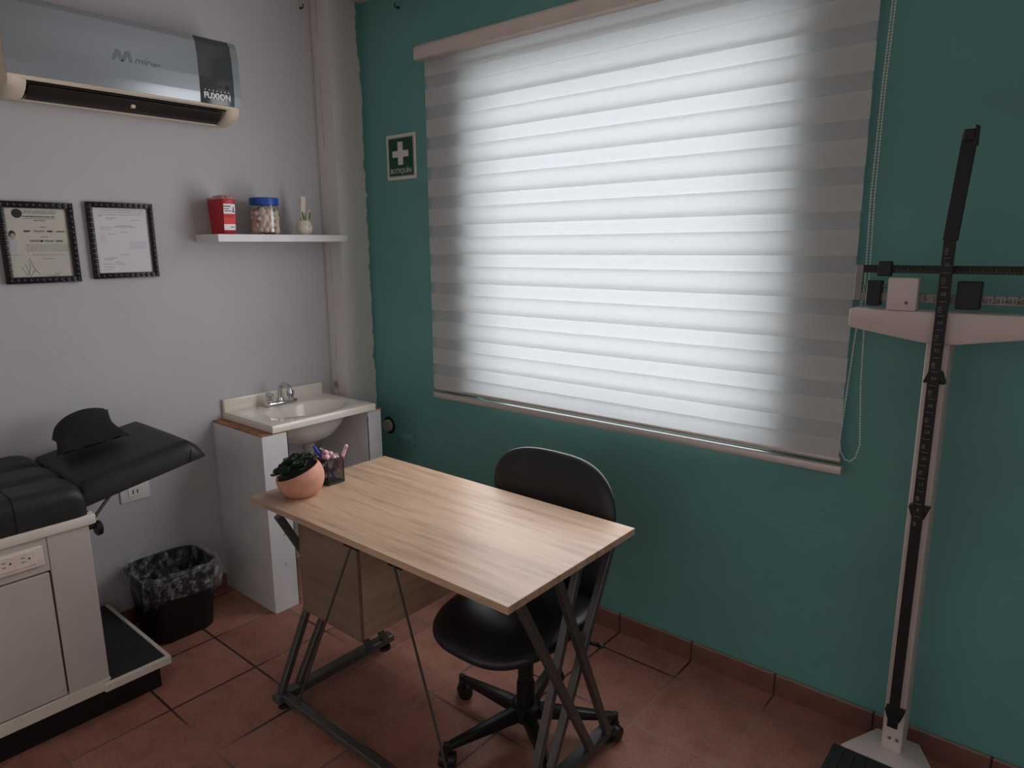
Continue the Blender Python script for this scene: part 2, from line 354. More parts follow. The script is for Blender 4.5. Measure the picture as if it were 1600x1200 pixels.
# ------------------------------------------------------------ mesh helpers
class MB:
    def __init__(s): s.b = bmesh.new()
    def box(s, x0, x1, y0, y1, z0, z1, bev=0., seg=2, mtx=None):
        r = bmesh.ops.create_cube(s.b, size=1)
        vs = r['verts']
        for v in vs:
            v.co = Vector(((x0+x1)/2 + v.co.x*(x1-x0), (y0+y1)/2 + v.co.y*(y1-y0), (z0+z1)/2 + v.co.z*(z1-z0)))
        return s._fin(vs, bev, seg, mtx)
    def _fin(s, vs, bev, seg, mtx):
        if bev:
            es = list({e for v in vs for e in v.link_edges})
            r = bmesh.ops.bevel(s.b, geom=es, offset=bev, segments=seg, profile=.5, affect='EDGES', clamp_overlap=True)
            vs = list({v for f in r['faces'] for v in f.verts} | {v for v in vs if v.is_valid})
        if mtx is not None:
            for v in vs: v.co = mtx @ v.co
        return s
    def bar(s, a, b, w, h, up=(0, 0, 1), bev=0.):
        """rectangular bar from a to b, w across, h along up"""
        a, b = Vector(a), Vector(b); d = b-a; L = d.length; d.normalize()
        x = d.cross(Vector(up)).normalized(); y = x.cross(d)
        m = Matrix((x, y, d)).transposed().to_4x4(); m.translation = (a+b)/2
        return s.box(-w/2, w/2, -h/2, h/2, -L/2, L/2, bev, 1, m)
    def cyl(s, a, b, r, r2=None, n=20, cap=True):
        a, b = Vector(a), Vector(b); d = b-a; L = d.length
        q = d.to_track_quat('Z', 'Y').to_matrix().to_4x4(); q.translation = (a+b)/2
        bmesh.ops.create_cone(s.b, cap_ends=cap, segments=n, radius1=r, radius2=r if r2 is None else r2, depth=L, matrix=q)
        return s
    def ell(s, c, r, n=20, m=12, mtx=None):
        rr = (r, r, r) if isinstance(r, (int, float)) else r
        q = Matrix.Translation(c) @ (mtx.to_4x4() if mtx else Matrix()) @ Matrix.Diagonal((*rr, 1))
        bmesh.ops.create_uvsphere(s.b, u_segments=n, v_segments=m, radius=1, matrix=q); return s
    def tube(s, pts, r, n=10, closed=False):
        pts = [Vector(p) for p in pts]; rings = []
        N = len(pts); prev = None
        for i, p in enumerate(pts):
            if closed: d = pts[(i+1) % N]-pts[i-1]
            else: d = pts[min(i+1, N-1)]-pts[max(i-1, 0)]
            d.normalize()
            if prev is None:
                x = d.orthogonal().normalized()
            else:
                x = (prev - d*prev.dot(d)).normalized()
            prev = x; y = d.cross(x)
            rad = r[i] if isinstance(r, (list, tuple)) else r
            rings.append([s.b.verts.new(p + rad*(math.cos(2*PI*k/n)*x + math.sin(2*PI*k/n)*y)) for k in range(n)])
        for i in range(N if closed else N-1):
            A, B = rings[i], rings[(i+1) % N]
            for k in range(n): s.b.faces.new((A[k], A[(k+1) % n], B[(k+1) % n], B[k]))
        if not closed:
            s.b.faces.new(list(reversed(rings[0]))); s.b.faces.new(rings[-1])
        return s
    def lathe(s, prof, c=(0, 0, 0), n=28, mtx=None, cap0=True, cap1=True):
        c = Vector(c); rings = []
        for r, z in prof:
            ring = []
            for k in range(n):
                p = Vector((r*math.cos(2*PI*k/n), r*math.sin(2*PI*k/n), z))
                if mtx: p = mtx @ p
                ring.append(s.b.verts.new(c+p))
            rings.append(ring)
        for A, B in zip(rings, rings[1:]):
            for k in range(n): s.b.faces.new((A[k], A[(k+1) % n], B[(k+1) % n], B[k]))
        if cap0: s.b.faces.new(list(reversed(rings[0])))
        if cap1: s.b.faces.new(rings[-1])
        return s
    def prism(s, poly, a, b, axis='y', bev=0.):
        """poly: 2D list; axis: the extrusion axis; coordinates are the other two in xyz order"""
        def P(u, v, t): return Vector({'x': (t, u, v), 'y': (u, t, v), 'z': (u, v, t)}[axis])
        A = [s.b.verts.new(P(u, v, a)) for u, v in poly]; B = [s.b.verts.new(P(u, v, b)) for u, v in poly]
        n = len(poly); fs = [s.b.faces.new(A), s.b.faces.new(B)]
        for k in range(n): fs.append(s.b.faces.new((A[k], A[(k+1) % n], B[(k+1) % n], B[k])))
        bmesh.ops.recalc_face_normals(s.b, faces=fs)
        return s._fin(A+B, bev, 2, None)
    def grid(s, f, nu, nv, closeu=False):
        V = [[s.b.verts.new(Vector(f(i/(nu if closeu else nu-1), j/(nv-1)))) for j in range(nv)] for i in range(nu)]
        for i in range(nu if closeu else nu-1):
            for j in range(nv-1):
                k = (i+1) % nu
                s.b.faces.new((V[i][j], V[k][j], V[k][j+1], V[i][j+1]))
        return V
    def quad(s, *p):
        s.b.faces.new([s.b.verts.new(Vector(q)) for q in p]); return s
    def xf(s, m):
        bmesh.ops.transform(s.b, matrix=m, verts=s.b.verts); return s
    def subdiv(s, n=1):
        bmesh.ops.subdivide_edges(s.b, edges=s.b.edges[:], cuts=n, use_grid_fill=True); return s
    def build(s, name, mat, parent=None, smooth=None, recalc=True):
        if recalc: bmesh.ops.recalc_face_normals(s.b, faces=s.b.faces)
        xs = [v.co for v in s.b.verts]
        lo = Vector([min(p[i] for p in xs) for i in range(3)]); hi = Vector([max(p[i] for p in xs) for i in range(3)])
        c = (lo+hi)/2
        if parent is None: c.z = lo.z
        bmesh.ops.translate(s.b, verts=s.b.verts, vec=-c)
        me = bpy.data.meshes.new(name); s.b.to_mesh(me); s.b.free()
        ang = math.radians(smooth if smooth is not None else 35)
        for p in me.polygons: p.use_smooth = True
        try: me.set_sharp_from_angle(angle=ang)
        except Exception: pass
        if mat: me.materials.append(mat)
        o = bpy.data.objects.new(name, me); COL.objects.link(o)
        o.location = c
        WO[o] = c.copy()
        if parent:
            o.parent = parent; o.location = c - WO[parent]
        return o
WO = {}
def thing(name, label, cat, loc, group=None):
    o = bpy.data.objects.new(name, None); COL.objects.link(o); o.location = loc; o.empty_display_size = .05
    WO[o] = Vector(loc)
    return tag(o, label, cat, group)
def tag(o, label, cat, group=None, kind=None):
    o['label'] = label; o['category'] = cat
    if group: o['group'] = group
    if kind: o['kind'] = kind
    return o
def struct(o): o['kind'] = 'structure'; return o
def lab(o, t): o['label'] = t; return o
def cushion_mods(o, lv=2):
    m = o.modifiers.new('subsurf', 'SUBSURF'); m.levels = lv; m.render_levels = lv
def text_mb(mb, body, origin, right, up, size, depth=.0006, align='LEFT', shear=0., sx=1.0, bold=0.):
    cu = bpy.data.curves.new('t', 'FONT'); cu.body = body; cu.size = size; cu.align_x = align; cu.extrude = depth/2
    cu.shear = shear; cu.offset = bold
    cu.resolution_u = 3
    ob = bpy.data.objects.new('t', cu); me = bpy.data.meshes.new_from_object(ob)
    r, u = Vector(right).normalized(), Vector(up).normalized(); n = r.cross(u)
    m = Matrix((r*sx, u, n)).transposed().to_4x4(); m.translation = Vector(origin) + n*depth/2
    me.transform(m); mb.b.from_mesh(me)
    bpy.data.objects.remove(ob); bpy.data.curves.remove(cu); bpy.data.meshes.remove(me)
    return mb

# ------------------------------------------------------------ the room
XR, YB, ZC = 4.3, -4.2, 2.79
WX0, WX1, WZ0, WZ1 = .885, 2.275, .885, 2.38     # window opening
struct(MB().box(-.15, XR+.15, YB, .15, -.08, 0).build('floor', M['tile']))
struct(MB().box(-.15, XR+.15, YB, .15, ZC, ZC+.1).build('ceiling', M['plaster']))
struct(MB().box(-.15, 0, YB, .15, 0, ZC).build('wall_left', M['wall']))
b = MB()
b.box(0, WX0, 0, .15, 0, ZC); b.box(WX1, XR, 0, .15, 0, ZC)
b.box(WX0, WX1, 0, .15, 0, WZ0); b.box(WX0, WX1, 0, .15, WZ1, ZC)
struct(b.build('wall_back', M['teal']))
b = MB(); DA, DB, DH = -3.5, -1.5, 2.3            # wide opening added out of view, letting in light from the right
b.box(XR, XR+.15, DB, .15, 0, ZC); b.box(XR, XR+.15, YB, DA, 0, ZC); b.box(XR, XR+.15, DA, DB, DH, ZC)
struct(b.build('wall_right', M['wall']))
struct(MB().box(0, .14, -.19, 0, 0, ZC).build('wall_column', M['column']))
b = MB().box(.14, XR, -.012, 0, 0, .082, .002, 1)
struct(b.build('baseboard_back', M['skirting']))
struct(MB().box(0, .011, -4.1, -.87, 0, .072, .002, 1).build('baseboard_left', M['skirting']))
# the window behind the blind
win = MB()
fy0, fy1, fw = .085, .125, .045
win.box(WX0, WX1, fy0, fy1, WZ0, WZ0+fw, .003, 1); win.box(WX0, WX1, fy0, fy1, WZ1-fw, WZ1, .003, 1)
win.box(WX0, WX0+fw, fy0, fy1, WZ0+fw, WZ1-fw, .003, 1); win.box(WX1-fw, WX1, fy0, fy1, WZ0+fw, WZ1-fw, .003, 1)
w1 = struct(win.build('window_1', M['window_alu']))
MB().box(WX0+fw, WX1-fw, .102, .107, WZ0+fw, WZ1-fw).build('pane', M['pane'], w1)

# ------------------------------------------------------------ roller blind
BX0, BX1 = .650, 2.508
bl = thing('zebra_blind', 'white day-and-night roller blind with horizontal bands, drawn down over the bright window', 'blind', (1.58, -.055, .9))
b = MB(); b.prism([(-.105, 2.432), (-.005, 2.432), (-.005, 2.495), (-.09, 2.495), (-.105, 2.48)], BX0-.022, BX1+.03, 'x', .004)
b.build('cassette', M['cassette'], bl)
b = MB(); b.quad((BX0, -.060, .945), (BX1, -.060, .945), (BX1, -.060, 2.44), (BX0, -.060, 2.44)); b.build('front_fabric', M['zebra_front'], bl)
b = MB(); b.quad((BX0+.006, -.046, .945), (BX1-.006, -.046, .945), (BX1-.006, -.046, 2.44), (BX0+.006, -.046, 2.44)); b.build('back_fabric', M['zebra_back'], bl)
b = MB(); b.cyl((BX0+.006, -.053, .941), (BX1+.004, -.053, .941), .009, n=14); b.build('fabric_roller', M['alu'], bl)
b = MB(); b.prism([(-.072, .897), (-.036, .893), (-.034, .918), (-.050, .924), (-.070, .922)], BX0+.006, BX1+.012, 'x', .003)
b.build('bottom_rail', M['alu'], bl)
# bead chain loop
def chain_pts():
    L = [(2.545, 2.44), (2.535, 2.05), (2.532, 1.75), (2.538, 1.50), (2.525, 1.352), (2.517, 1.191), (2.508, 1.005), (2.514, .972), (2.528, .950), (2.543, .946), (2.558, .962), (2.567, 1.005), (2.560, 1.10), (2.553, 1.195), (2.548, 1.353), (2.549, 1.50), (2.542, 1.75), (2.543, 2.05), (2.553, 2.44)]
    out = []
    for (x0, z0), (x1, z1) in zip(L, L[1:]):
        n = max(1, round(math.hypot(x1-x0, z1-z0)/.0085))
        out += [(x0+(x1-x0)*k/n, z0+(z1-z0)*k/n) for k in range(n)]
    return out
cp = chain_pts(); b = MB()
for x, z in cp: bmesh.ops.create_icosphere(b.b, subdivisions=1, radius=.0029, matrix=Matrix.Translation((x, -.068, z)))
b.tube([(x, -.068, z) for x, z in cp], .0009, 5)
b.build('bead_chain', M['bead'], bl)

# ------------------------------------------------------------ first-aid sign
t = thing('first_aid_sign', 'green first-aid sign with white cross reading BOTIQUÍN on teal wall', 'sign', (.407, 0, 1.945))
MB().box(.301, .514, -.004, 0, 1.943, 2.155, .002, 1).build('plate', M['sign_white'], t)
MB().box(.316, .499, -.0052, -.0035, 1.958, 2.140).build('green_field', M['sign_green'], t)
b = MB(); e = .0028
for (xa, xb, za, zb) in ((.318, .497, 2.1365, 2.138), (.318, .497, 1.960, 1.9615), (.318, .3195, 1.960, 2.138), (.4955, .497, 1.960, 2.138)):
    b.box(xa, xb, -.0058, -.0048, za, zb)
b.build('border_line', M['sign_white'], t)
b = MB(); b.prism([(x+.405, z+2.064) for x, z in [(-.018, -.052), (.018, -.052), (.018, -.016), (.058, -.016), (.058, .014), (.018, .014), (.018, .055), (-.018, .055), (-.018, .014), (-.058, .014), (-.058, -.016), (-.018, -.016)]], -.0062, -.005, 'y')
b.build('white_cross', M['sign_white'], t)
b = MB(); text_mb(b, 'BOTIQUÍN', (.405, -.0051, 1.973), (1, 0, 0), (0, 0, 1), .032, .0008, 'CENTER'); b.build('lettering', M['sign_white'], t)

# ------------------------------------------------------------ air conditioner
AY0, AY1 = -1.552, -.700
t = thing('air_conditioner', 'wall-mounted split air conditioner with silver front high on white wall', 'air conditioner', (0, -1.13, 2.135))
P = [(0, 2.150), (.03, 2.138), (.080, 2.134), (.120, 2.137), (.150, 2.145), (.175, 2.160), (.190, 2.178), (.197, 2.200),
     (.2005, 2.24), (.2020, 2.30), (.2000, 2.38), (.192, 2.432), (.176, 2.456), (.15, 2.464), (0, 2.464)]
SYa, SYb = AY0+.070, AY1-.068
def sect(y, k):
    return [(x*k if x > .05 else x, y, 2.30+(z-2.30)*(.4+.6*k)) for x, z in P]
b = MB()
ys = [(AY0, .90), (AY0+.006, .96), (AY0+.016, 1), (AY1-.022, 1), (AY1-.008, .965), (AY1, .90)]
rings = [[b.b.verts.new(Vector(p)) for p in sect(y, k)] for y, k in ys]
for A, B in zip(rings, rings[1:]):
    for i in range(len(P)-1): b.b.faces.new((A[i], A[i+1], B[i+1], B[i]))
    b.b.faces.new((A[-1], A[0], B[0], B[-1]))
b.b.faces.new(rings[0]); b.b.faces.new(rings[-1])
body = b.build('body', M['ac_body'], t)
cut = MB().prism([(.205, 2.184), (.150, 2.120), (.112, 2.120), (.075, 2.165), (.130, 2.200)], SYa, SYb, 'y').build('cutter', None)
md = body.modifiers.new('slot', 'BOOLEAN'); md.object = cut; md.operation = 'DIFFERENCE'; md.solver = 'EXACT'
dg = bpy.context.evaluated_depsgraph_get(); dg.update()
me2 = bpy.data.meshes.new_from_object(body.evaluated_get(dg)); body.modifiers.clear(); body.data = me2; me2.name = 'body'
bpy.data.objects.remove(cut)
b = MB(); b.prism([(.079, 2.163), (.131, 2.1975), (.189, 2.1825), (.187, 2.1795), (.132, 2.193), (.084, 2.160)], SYa+.001, SYb-.001, 'y'); b.build('air_slot', M['slot'], t)
# louver flap closing most of the slot, tipped a little inwards at its top
b = MB(); b.prism([(.176, 2.177), (.160, 2.155), (.136, 2.139), (.120, 2.134), (.119, 2.138), (.134, 2.143), (.157, 2.159), (.172, 2.180)], SYa+.010, SYb-.014, 'y'); b.build('louver_flap', M['ac_dark'], t)
b = MB().bar((.116, SYa+.006, 2.134), (.116, SYb-.012, 2.134), .006, .004, (1, 0, 0)).build('flap_lip', M['ac_body'], t)
b = MB().box(.150, .166, (SYa+SYb)/2-.012, (SYa+SYb)/2+.004, 2.148, 2.160, .002, 1); b.build('flap_clip', M['ac_body'], t)
# silver front panel following the front curve
def shell(mb, y0, y1, off):
    f = [(x, z) for x, z in P if 2.199 <= z <= 2.457 and x > .16]
    pts = [(x+off, z) for x, z in f]; inn = [(x+off-.004, z) for x, z in reversed(f)]
    mb.prism(pts+inn, y0, y1, 'y', .0006)
b = MB(); shell(b, AY0+.012, AY1-.004, .004); pan = b.build('front_panel', M['ac_panel'], t, 50)
b = MB(); shell(b, -.880, -.735, .0052); disp = b.build('display_panel', M['ac_display'], t, 50)
# markings
b = MB(); text_mb(b, 'FUXION', (.2075, -.868, 2.220), (0, 1, 0), (0, 0, 1), .032, .001, sx=.96, bold=.0011)
for k in range(7): b.box(.2075, .2090, -.862+k*.0165, -.858+k*.0165, 2.2495, 2.2535)
b.build('white_lettering', M['print_white'], disp)
for k in range(4): MB().box(.2068, .2078, -.862+k*.022, -.852+k*.022, 2.268, 2.273).build('indicator_mark', M['ac_dark'], disp)
MB().box(.2068, .2080, -.772, -.757, 2.263, 2.279).build('receiver_window', M['ac_dark'], disp)
b = MB()
text_mb(b, 'mir', (.2062, -1.125, 2.302), (0, 1, 0), (0, 0, 1), .034, .001, shear=.3, sx=1.2)
text_mb(b, 'age', (.2062, -1.068, 2.304), (0, 1, 0), (0, 0, 1), .021, .001, shear=.4, sx=1.3)
for k in (0, 1):   # angular double-peak emblem
    y = -1.206 + .034*k
    b.prism([(y, 2.300), (y+.011, 2.300), (y+.026, 2.323), (y+.030, 2.300), (y+.042, 2.300), (y+.034, 2.338), (y+.020, 2.338)], .2050, .2068, 'x')
b.build('logo_lettering', M['ac_logo'], pan)

# ------------------------------------------------------------ framed diplomas
def carved_frame(y0, y1, z0, z1, w, par):
    b = MB()
    b.prism([(y0, z0), (y1, z0), (y1-w, z0+w), (y0+w, z0+w)], .002, .018, 'x', .002)
    b.prism([(y0, z1), (y1, z1), (y1-w, z1-w), (y0+w, z1-w)], .002, .018, 'x', .002)
    b.prism([(y0, z0), (y0+w, z0+w), (y0+w, z1-w), (y0, z1)], .002, .018, 'x', .002)
    b.prism([(y1, z0), (y1-w, z0+w), (y1-w, z1-w), (y1, z1)], .002, .018, 'x', .002)
    # carved scallops along the rails
    for za in (z0+w/2, z1-w/2):
        n = round((y1-y0-.02)/.021)
        for k in range(n+1):
            y = y0+.012+(y1-y0-.024)*k/n
            b.ell((.018, y, za), (.0035, .0085, w*.36), 10, 6, Matrix.Rotation(.5 if k % 2 else -.5, 3, 'X'))
    for ya in (y0+w/2, y1-w/2):
        n = round((z1-z0-.05)/.021)
        for k in range(n+1):
            z = z0+.03+(z1-z0-.06)*k/n
            b.ell((.018, ya, z), (.0035, w*.36, .0085), 10, 6, Matrix.Rotation(.5 if k % 2 else -.5, 3, 'X'))
    return b.build('frame', M['frame_black'], par)
def strips(par, name, mat, rows, y0, y1, z1, W, H, x=.0095):
    """printed lines: rows of (u0, u1, v, thickness) in fractions of the sheet, broken into word-long dashes"""
    for u0, u1, v, th in rows:
        u = u0; b = MB()
        while u < u1:
            e2 = min(u1, u + random.uniform(.025, .075))
            ya, yb = y0+u*W, y0+e2*W; z = z1-v*H
            b.box(x, x+.0003, ya, yb, z-th/2, z+th/2)
            u = e2 + random.uniform(.006, .014)
        b.build(name, mat, par)
def scribble(mb, ya, yb, z, h, n, x=.0098, r=.0006, seed=1):
    rnd = random.Random(seed); pts = []
    for k in range(n*6+1):
        f = k/(n*6)
        a = 2*PI*k/6
        amp = h*(.35+.65*(rnd.random() if k % 6 == 0 else .4))
        pts.append((x, ya+(yb-ya)*f+.25*h*math.sin(a), z+amp*math.cos(a)*.5))
    mb.tube(pts, r, 4)
# left: diploma
y0, y1, z0, z1 = -1.580, -1.333, 1.494, 1.793; w = .024
t = thing('framed_diploma', 'cream diploma with oval portrait in black carved frame, on white wall', 'framed picture', (0, (y0+y1)/2, z0), 'framed certificates on the white wall')
carved_frame(y0, y1, z0, z1, w, t)
py0, py1, pz0, pz1 = y0+w-.002, y1-w+.002, z0+w-.002, z1-w+.002; W, H = py1-py0, pz1-pz0
pap = MB().box(.004, .009, py0, py1, pz0, pz1).build('paper', M['paper_cream'], t)
MB().quad((.0116, py0, pz0), (.0116, py1, pz0), (.0116, py1, pz1), (.0116, py0, pz1)).build('picture_glass', M['glass'], t, recalc=False)
b = MB(); text_mb(b, 'UNIVERSIDAD', (.0092, py0+.275*W, pz1-.085*H), (0, 1, 0), (0, 0, 1), .0175, .0003, sx=1.0)
b.build('heading', M['print_grey'], pap)
b = MB(); b.cyl((.0090, py0+.20*W, pz1-.085*H), (.0096, py0+.20*W, pz1-.085*H), .0165, n=24)
b.build('seal', M['print_black'], pap)
strips(pap, 'printed_line', M['print_black'], [(.28, .80, .125, .0032), (.28, .80, .155, .0012), (.45, .64, .18, .0022), (.53, .64, .275, .002), (.53, .64, .415, .002)], py0, py1, pz1, W, H)
strips(pap, 'small_print_line', M['print_grey'], [(.27, .98, .525+.023*k, .0015) for k in range(5)] + [(.36, .90, .675, .0015), (.50, .72, .73, .002), (.02, .2, .675, .0014)], py0, py1, pz1, W, H)
b = MB()
for ya, yb, v, sd in ((.27, .37, .335, 1), (.43, .60, .335, 2), (.64, .73, .335, 3), (.79, .93, .335, 4), (.34, .50, .475, 5), (.52, .55, .475, 8), (.58, .73, .475, 6), (.76, .88, .475, 7)):
    b = MB(); scribble(b, py0+ya*W, py0+yb*W, pz1-v*H, .010, 5, seed=sd); b.build('script_word', M['print_black'], pap)
for pts in ([(.16, .84), (.24, .97), (.30, .86), (.28, .76)], [(.30, .72), (.36, .88), (.44, .95)], [(.22, .80), (.29, .98), (.38, .88), (.33, .93)], [(.60, .95), (.66, .99), (.69, .93), (.72, .98), (.78, .92)]):
    MB().tube([(.0097, py0+u*W, pz1-v*H) for u, v in pts], .0006, 4).build('signature_stroke', M['print_grey'], pap)
b = MB(); c = (py0+.085*W, pz1-.445*H)
b.ell((.0090, c[0], c[1]-.022), (.0006, .0175, .024), 20, 10)
por = b.build('portrait', M['portrait_coat'], pap)
b = MB(); b.ell((.0094, c[0], c[1]+.016), (.0006, .0108, .0150), 16, 8); b.build('hair', M['print_black'], por)
b = MB(); b.ell((.0100, c[0]+.001, c[1]+.009), (.0006, .0080, .0120), 16, 8); b.build('face', M['portrait_skin'], por)
# right: document
y0, y1, z0, z1 = -1.287, -1.036, 1.502, 1.802; w = .022
t = thing('framed_document', 'white typed document in black carved frame, beside the cream diploma', 'framed picture', (0, (y0+y1)/2, z0), 'framed certificates on the white wall')
carved_frame(y0, y1, z0, z1, w, t)
py0, py1, pz0, pz1 = y0+w-.002, y1-w+.002, z0+w-.002, z1-w+.002; W, H = py1-py0, pz1-pz0
pap = MB().box(.004, .009, py0, py1, pz0, pz1).build('paper', M['paper_white'], t)
MB().quad((.0116, py0, pz0), (.0116, py1, pz0), (.0116, py1, pz1), (.0116, py0, pz1)).build('picture_glass', M['glass'], t, recalc=False)
strips(pap, 'typed_line', M['print_grey'], [(.14, .92, .04, .0016), (.14, .94, .075, .0014), (.10, .92, .11, .0014), (.24, .42, .155, .002), (.24, .36, .18, .0014), (.68, .82, .185, .0018), (.40, .70, .275, .002), (.12, .34, .30, .0014), (.36, .76, .295, .0014), (.12, .30, .33, .0014), (.46, .58, .37, .0014), (.24, .36, .40, .0014), (.42, .56, .715, .0016), (.12, .34, .765, .0014), (.12, .28, .79, .0018), (.30, .42, .83, .0016), (.10, .48, .86, .0014), (.10, .30, .90, .0016), (.10, .26, .94, .0012)], py0, py1, pz1, W, H)
strips(pap, 'pink_print_line', M['print_pink'], [(.10, .20, .42+.022*k, .0012) for k in range(5)] + [(.10, .18, .13, .003)], py0, py1, pz1, W, H)
strips(pap, 'blue_stamp_line', M['print_blue'], [(.60, .92, .52+.02*k, .0012) for k in range(6)], py0, py1, pz1, W, H)

# ------------------------------------------------------------ wall shelf and what stands on it
SZ = 1.678
sh = MB().box(0, .2, -.858, -.191, 1.646, SZ, .0015, 1).build('wall_shelf', M['white_paint'])
tag(sh, 'white floating shelf on the white wall beside the column', 'shelf')
t = thing('sharps_container', 'red sharps container with white and red label on shelf', 'medical waste container', (.11, -.785, SZ))
def taper(mb, cx, cy, z0, z1, hx0, hy0, hx1, hy1, bev=.006):
    m = bmesh.ops.create_cube(mb.b, size=1)['verts']
    for v in m:
        k = v.co.z + .5
        v.co = Vector((cx+v.co.x*2*(hx0+(hx1-hx0)*k), cy+v.co.y*2*(hy0+(hy1-hy0)*k), z0+(z1-z0)*k))
    mb._fin(m, bev, 2, None)
SCX, SCY = .098, -.778
b = MB(); taper(b, SCX, SCY, SZ, SZ+.150, .056, .027, .068, .031); b.build('container', M['red'], t)
b = MB(); b.box(SCX-.071, SCX+.071, SCY-.034, SCY+.034, SZ+.148, SZ+.157, .003, 1); b.box(SCX-.03, SCX+.045, SCY-.022, SCY+.024, SZ+.156, SZ+.166, .004, 2)
b.build('lid', M['lid_clear'], t)
def face_x(z): return SCX+.056+.012*((z-SZ)/.150)+.0008
b = MB()
lb = MB(); za, zb = SZ+.018, SZ+.128; ya, yb = SCY-.026, SCY+.026
lb.quad((face_x(za), ya, za), (face_x(za), yb, za), (face_x(zb), yb, zb), (face_x(zb), ya, zb))
l0 = lb.build('label_sheet', M['print_white'], t, recalc=False)
lb = MB(); za, zb = SZ+.043, SZ+.087
lb.quad((face_x(za)+.0005, ya, za), (face_x(za)+.0005, yb, za), (face_x(zb)+.0005, yb, zb), (face_x(zb)+.0005, ya, zb))
lb.build('label_band', M['red_label'], l0, recalc=False)
lb = MB()
for k, (u0, u1, v, th) in enumerate([(.02, .62, .118, .004), (.02, .50, .108, .003), (.05, .66, .099, .003), (.05, .9, .080, .002), (.05, .8, .073, .002), (.55, .92, .031, .003)]):
    z = SZ+v; lb = MB(); lb.box(face_x(z)+.0006, face_x(z)+.0012, ya+u0*.052, ya+u1*.052, z-th/2, z+th/2); lb.build('label_text_line', M['print_black'], l0)
lb = MB(); lb.box(face_x(SZ+.11)+.0006, face_x(SZ+.11)+.0014, ya+.0425, ya+.0455, SZ+.096, SZ+.116); lb.box(face_x(SZ+.1)+.0006, face_x(SZ+.1)+.0014, ya+.039, ya+.049, SZ+.094, SZ+.097)
lb.build('label_mark', M['print_black'], l0)
# jar of cotton
t = thing('cotton_jar', 'clear jar with blue lid full of cotton on shelf', 'jar', (.11, -.582, SZ))
JC = (.115, -.582, SZ)
b = MB(); b.lathe([(.057, 0), (.064, .004), (.068, .015), (.0685, .10), (.066, .118), (.0615, .128), (.0615, .140)], JC, 36, cap1=False)
b.build('jar_body', M['jar'], t, 60)
b = MB(); b.lathe([(.0625, .131), (.0645, .132), (.0645, .160), (.062, .1635), (.04, .165)], JC, 40); b.build('lid', M['blue_lid'], t)
t2 = thing('cotton_balls', 'pinkish white cotton wads inside the blue-lidded jar', 'cotton', (.115, -.582, SZ+.004))
b = MB(); rnd = random.Random(3)
for k in range(110):
    r = rnd.uniform(.012, .021); a = rnd.uniform(0, 2*PI); q = math.sqrt(rnd.random())*(.063-r); z = .004+r+rnd.random()*.098
    if k < 48: q = .064-r; a = (k % 12)*2*PI/12+k//12*.26; z = .004+r+.026*(k//12)
    b.ell((JC[0]+q*math.cos(a), JC[1]+q*math.sin(a), SZ+z), (r, r*rnd.uniform(.6, 1), r*rnd.uniform(.7, 1.4)), 10, 7)
o = b.build('cotton', M['cotton'], t2); o['kind'] = 'stuff'
# bunny pot with paper packets
t = thing('bunny_pot', 'small cream ceramic bunny holder with green ears on shelf', 'ornament', (.12, -.385, SZ))
BC = Vector((.125, -.385, SZ))
b = MB(); b.lathe([(.020, 0), (.022, .003), (.034, .014), (.0395, .032), (.037, .052), (.029, .066), (.024, .070), (.020, .069), (.024, .058), (.030, .03), (.018, .010)], BC, 30, cap1=True)
b.build('pot_body', M['ceramic'], t, 60)
for s in (-1, 1):
    b = MB(); c = BC + Vector((.018, .018*s, .088)); q = Matrix.Rotation(-.18*s, 3, 'X')
    b.ell(c, (.006, .0095, .030), 14, 10, q); e1 = b.build('ear', M['ceramic'], t)
    b = MB(); b.ell(c+Vector((.0045, 0, .0)), (.003, .0058, .022), 12, 8, q); b.build('inner_ear', M['ear_green'], e1)
b = MB()
for yy, zz in ((-.013, .048), (.013, .048), (0, .041), (-.009, .036), (.009, .036)):
    b.ell(BC+Vector((.0385-abs(yy)*.35, yy, zz)), (.002, .0026, .0026), 8, 6)
b.build('face_mark', M['print_black'], t)
for k, (dy, dx, tl, wd, hh) in enumerate([(-.012, -.006, -.10, .011, .165), (-.001, -.002, -.03, .013, .168), (.010, -.008, .06, .011, .163)]):
    m = Matrix.Translation(BC+Vector((dx, dy, .012))) @ Matrix.Rotation(tl, 4, 'X')
    b = MB(); b.box(-.0018, .0018, -wd, wd, 0, hh, .0008, 1, m)
    o = b.build('paper_packet', M['packet'])
    tag(o, ['narrow white packet in the bunny pot on the jar side', 'tallest white packet standing upright in the bunny pot', 'white packet leaning towards the column in the bunny pot'][k], 'packet', 'packets in the bunny pot')

# ------------------------------------------------------------ wash-basin and its stand
CT = .832
t = thing('sink_stand', 'white boxed-in panel stand with raw wood top edges under the cream basin', 'cabinet', (.2, -.52, 0))
pl = MB().box(.002, .425, -.862, -.742, 0, CT-.006, .001, 1).build('side_pier', M['white_paint'], t)
pr = MB().box(.002, .412, -.286, -.205, 0, CT-.006, .001, 1).build('side_pier', M['white_paint'], t)
MB().box(.002, .427, -.864, -.740, CT-.006, CT, .001, 1).build('wood_top', M['raw_wood'], pl)
MB().box(.002, .414, -.288, -.203, CT-.006, CT, .001, 1).build('wood_top', M['raw_wood'], pr)
for z in (.36, .52, .66, .22): MB().ell((.4255, -.80+.01*math.sin(z*40), z), (.0012, .004, .004), 8, 6).build('screw_head', M['steel_brush'], pl)
MB().box(.4095, .4130, -.2885, -.2860, 0, CT-.03).build('edge_gap', M['slot'], pr)
MB().box(.4215, .4260, -.7418, -.7396, 0, CT-.008).build('edge_gap', M['slot'], pl)
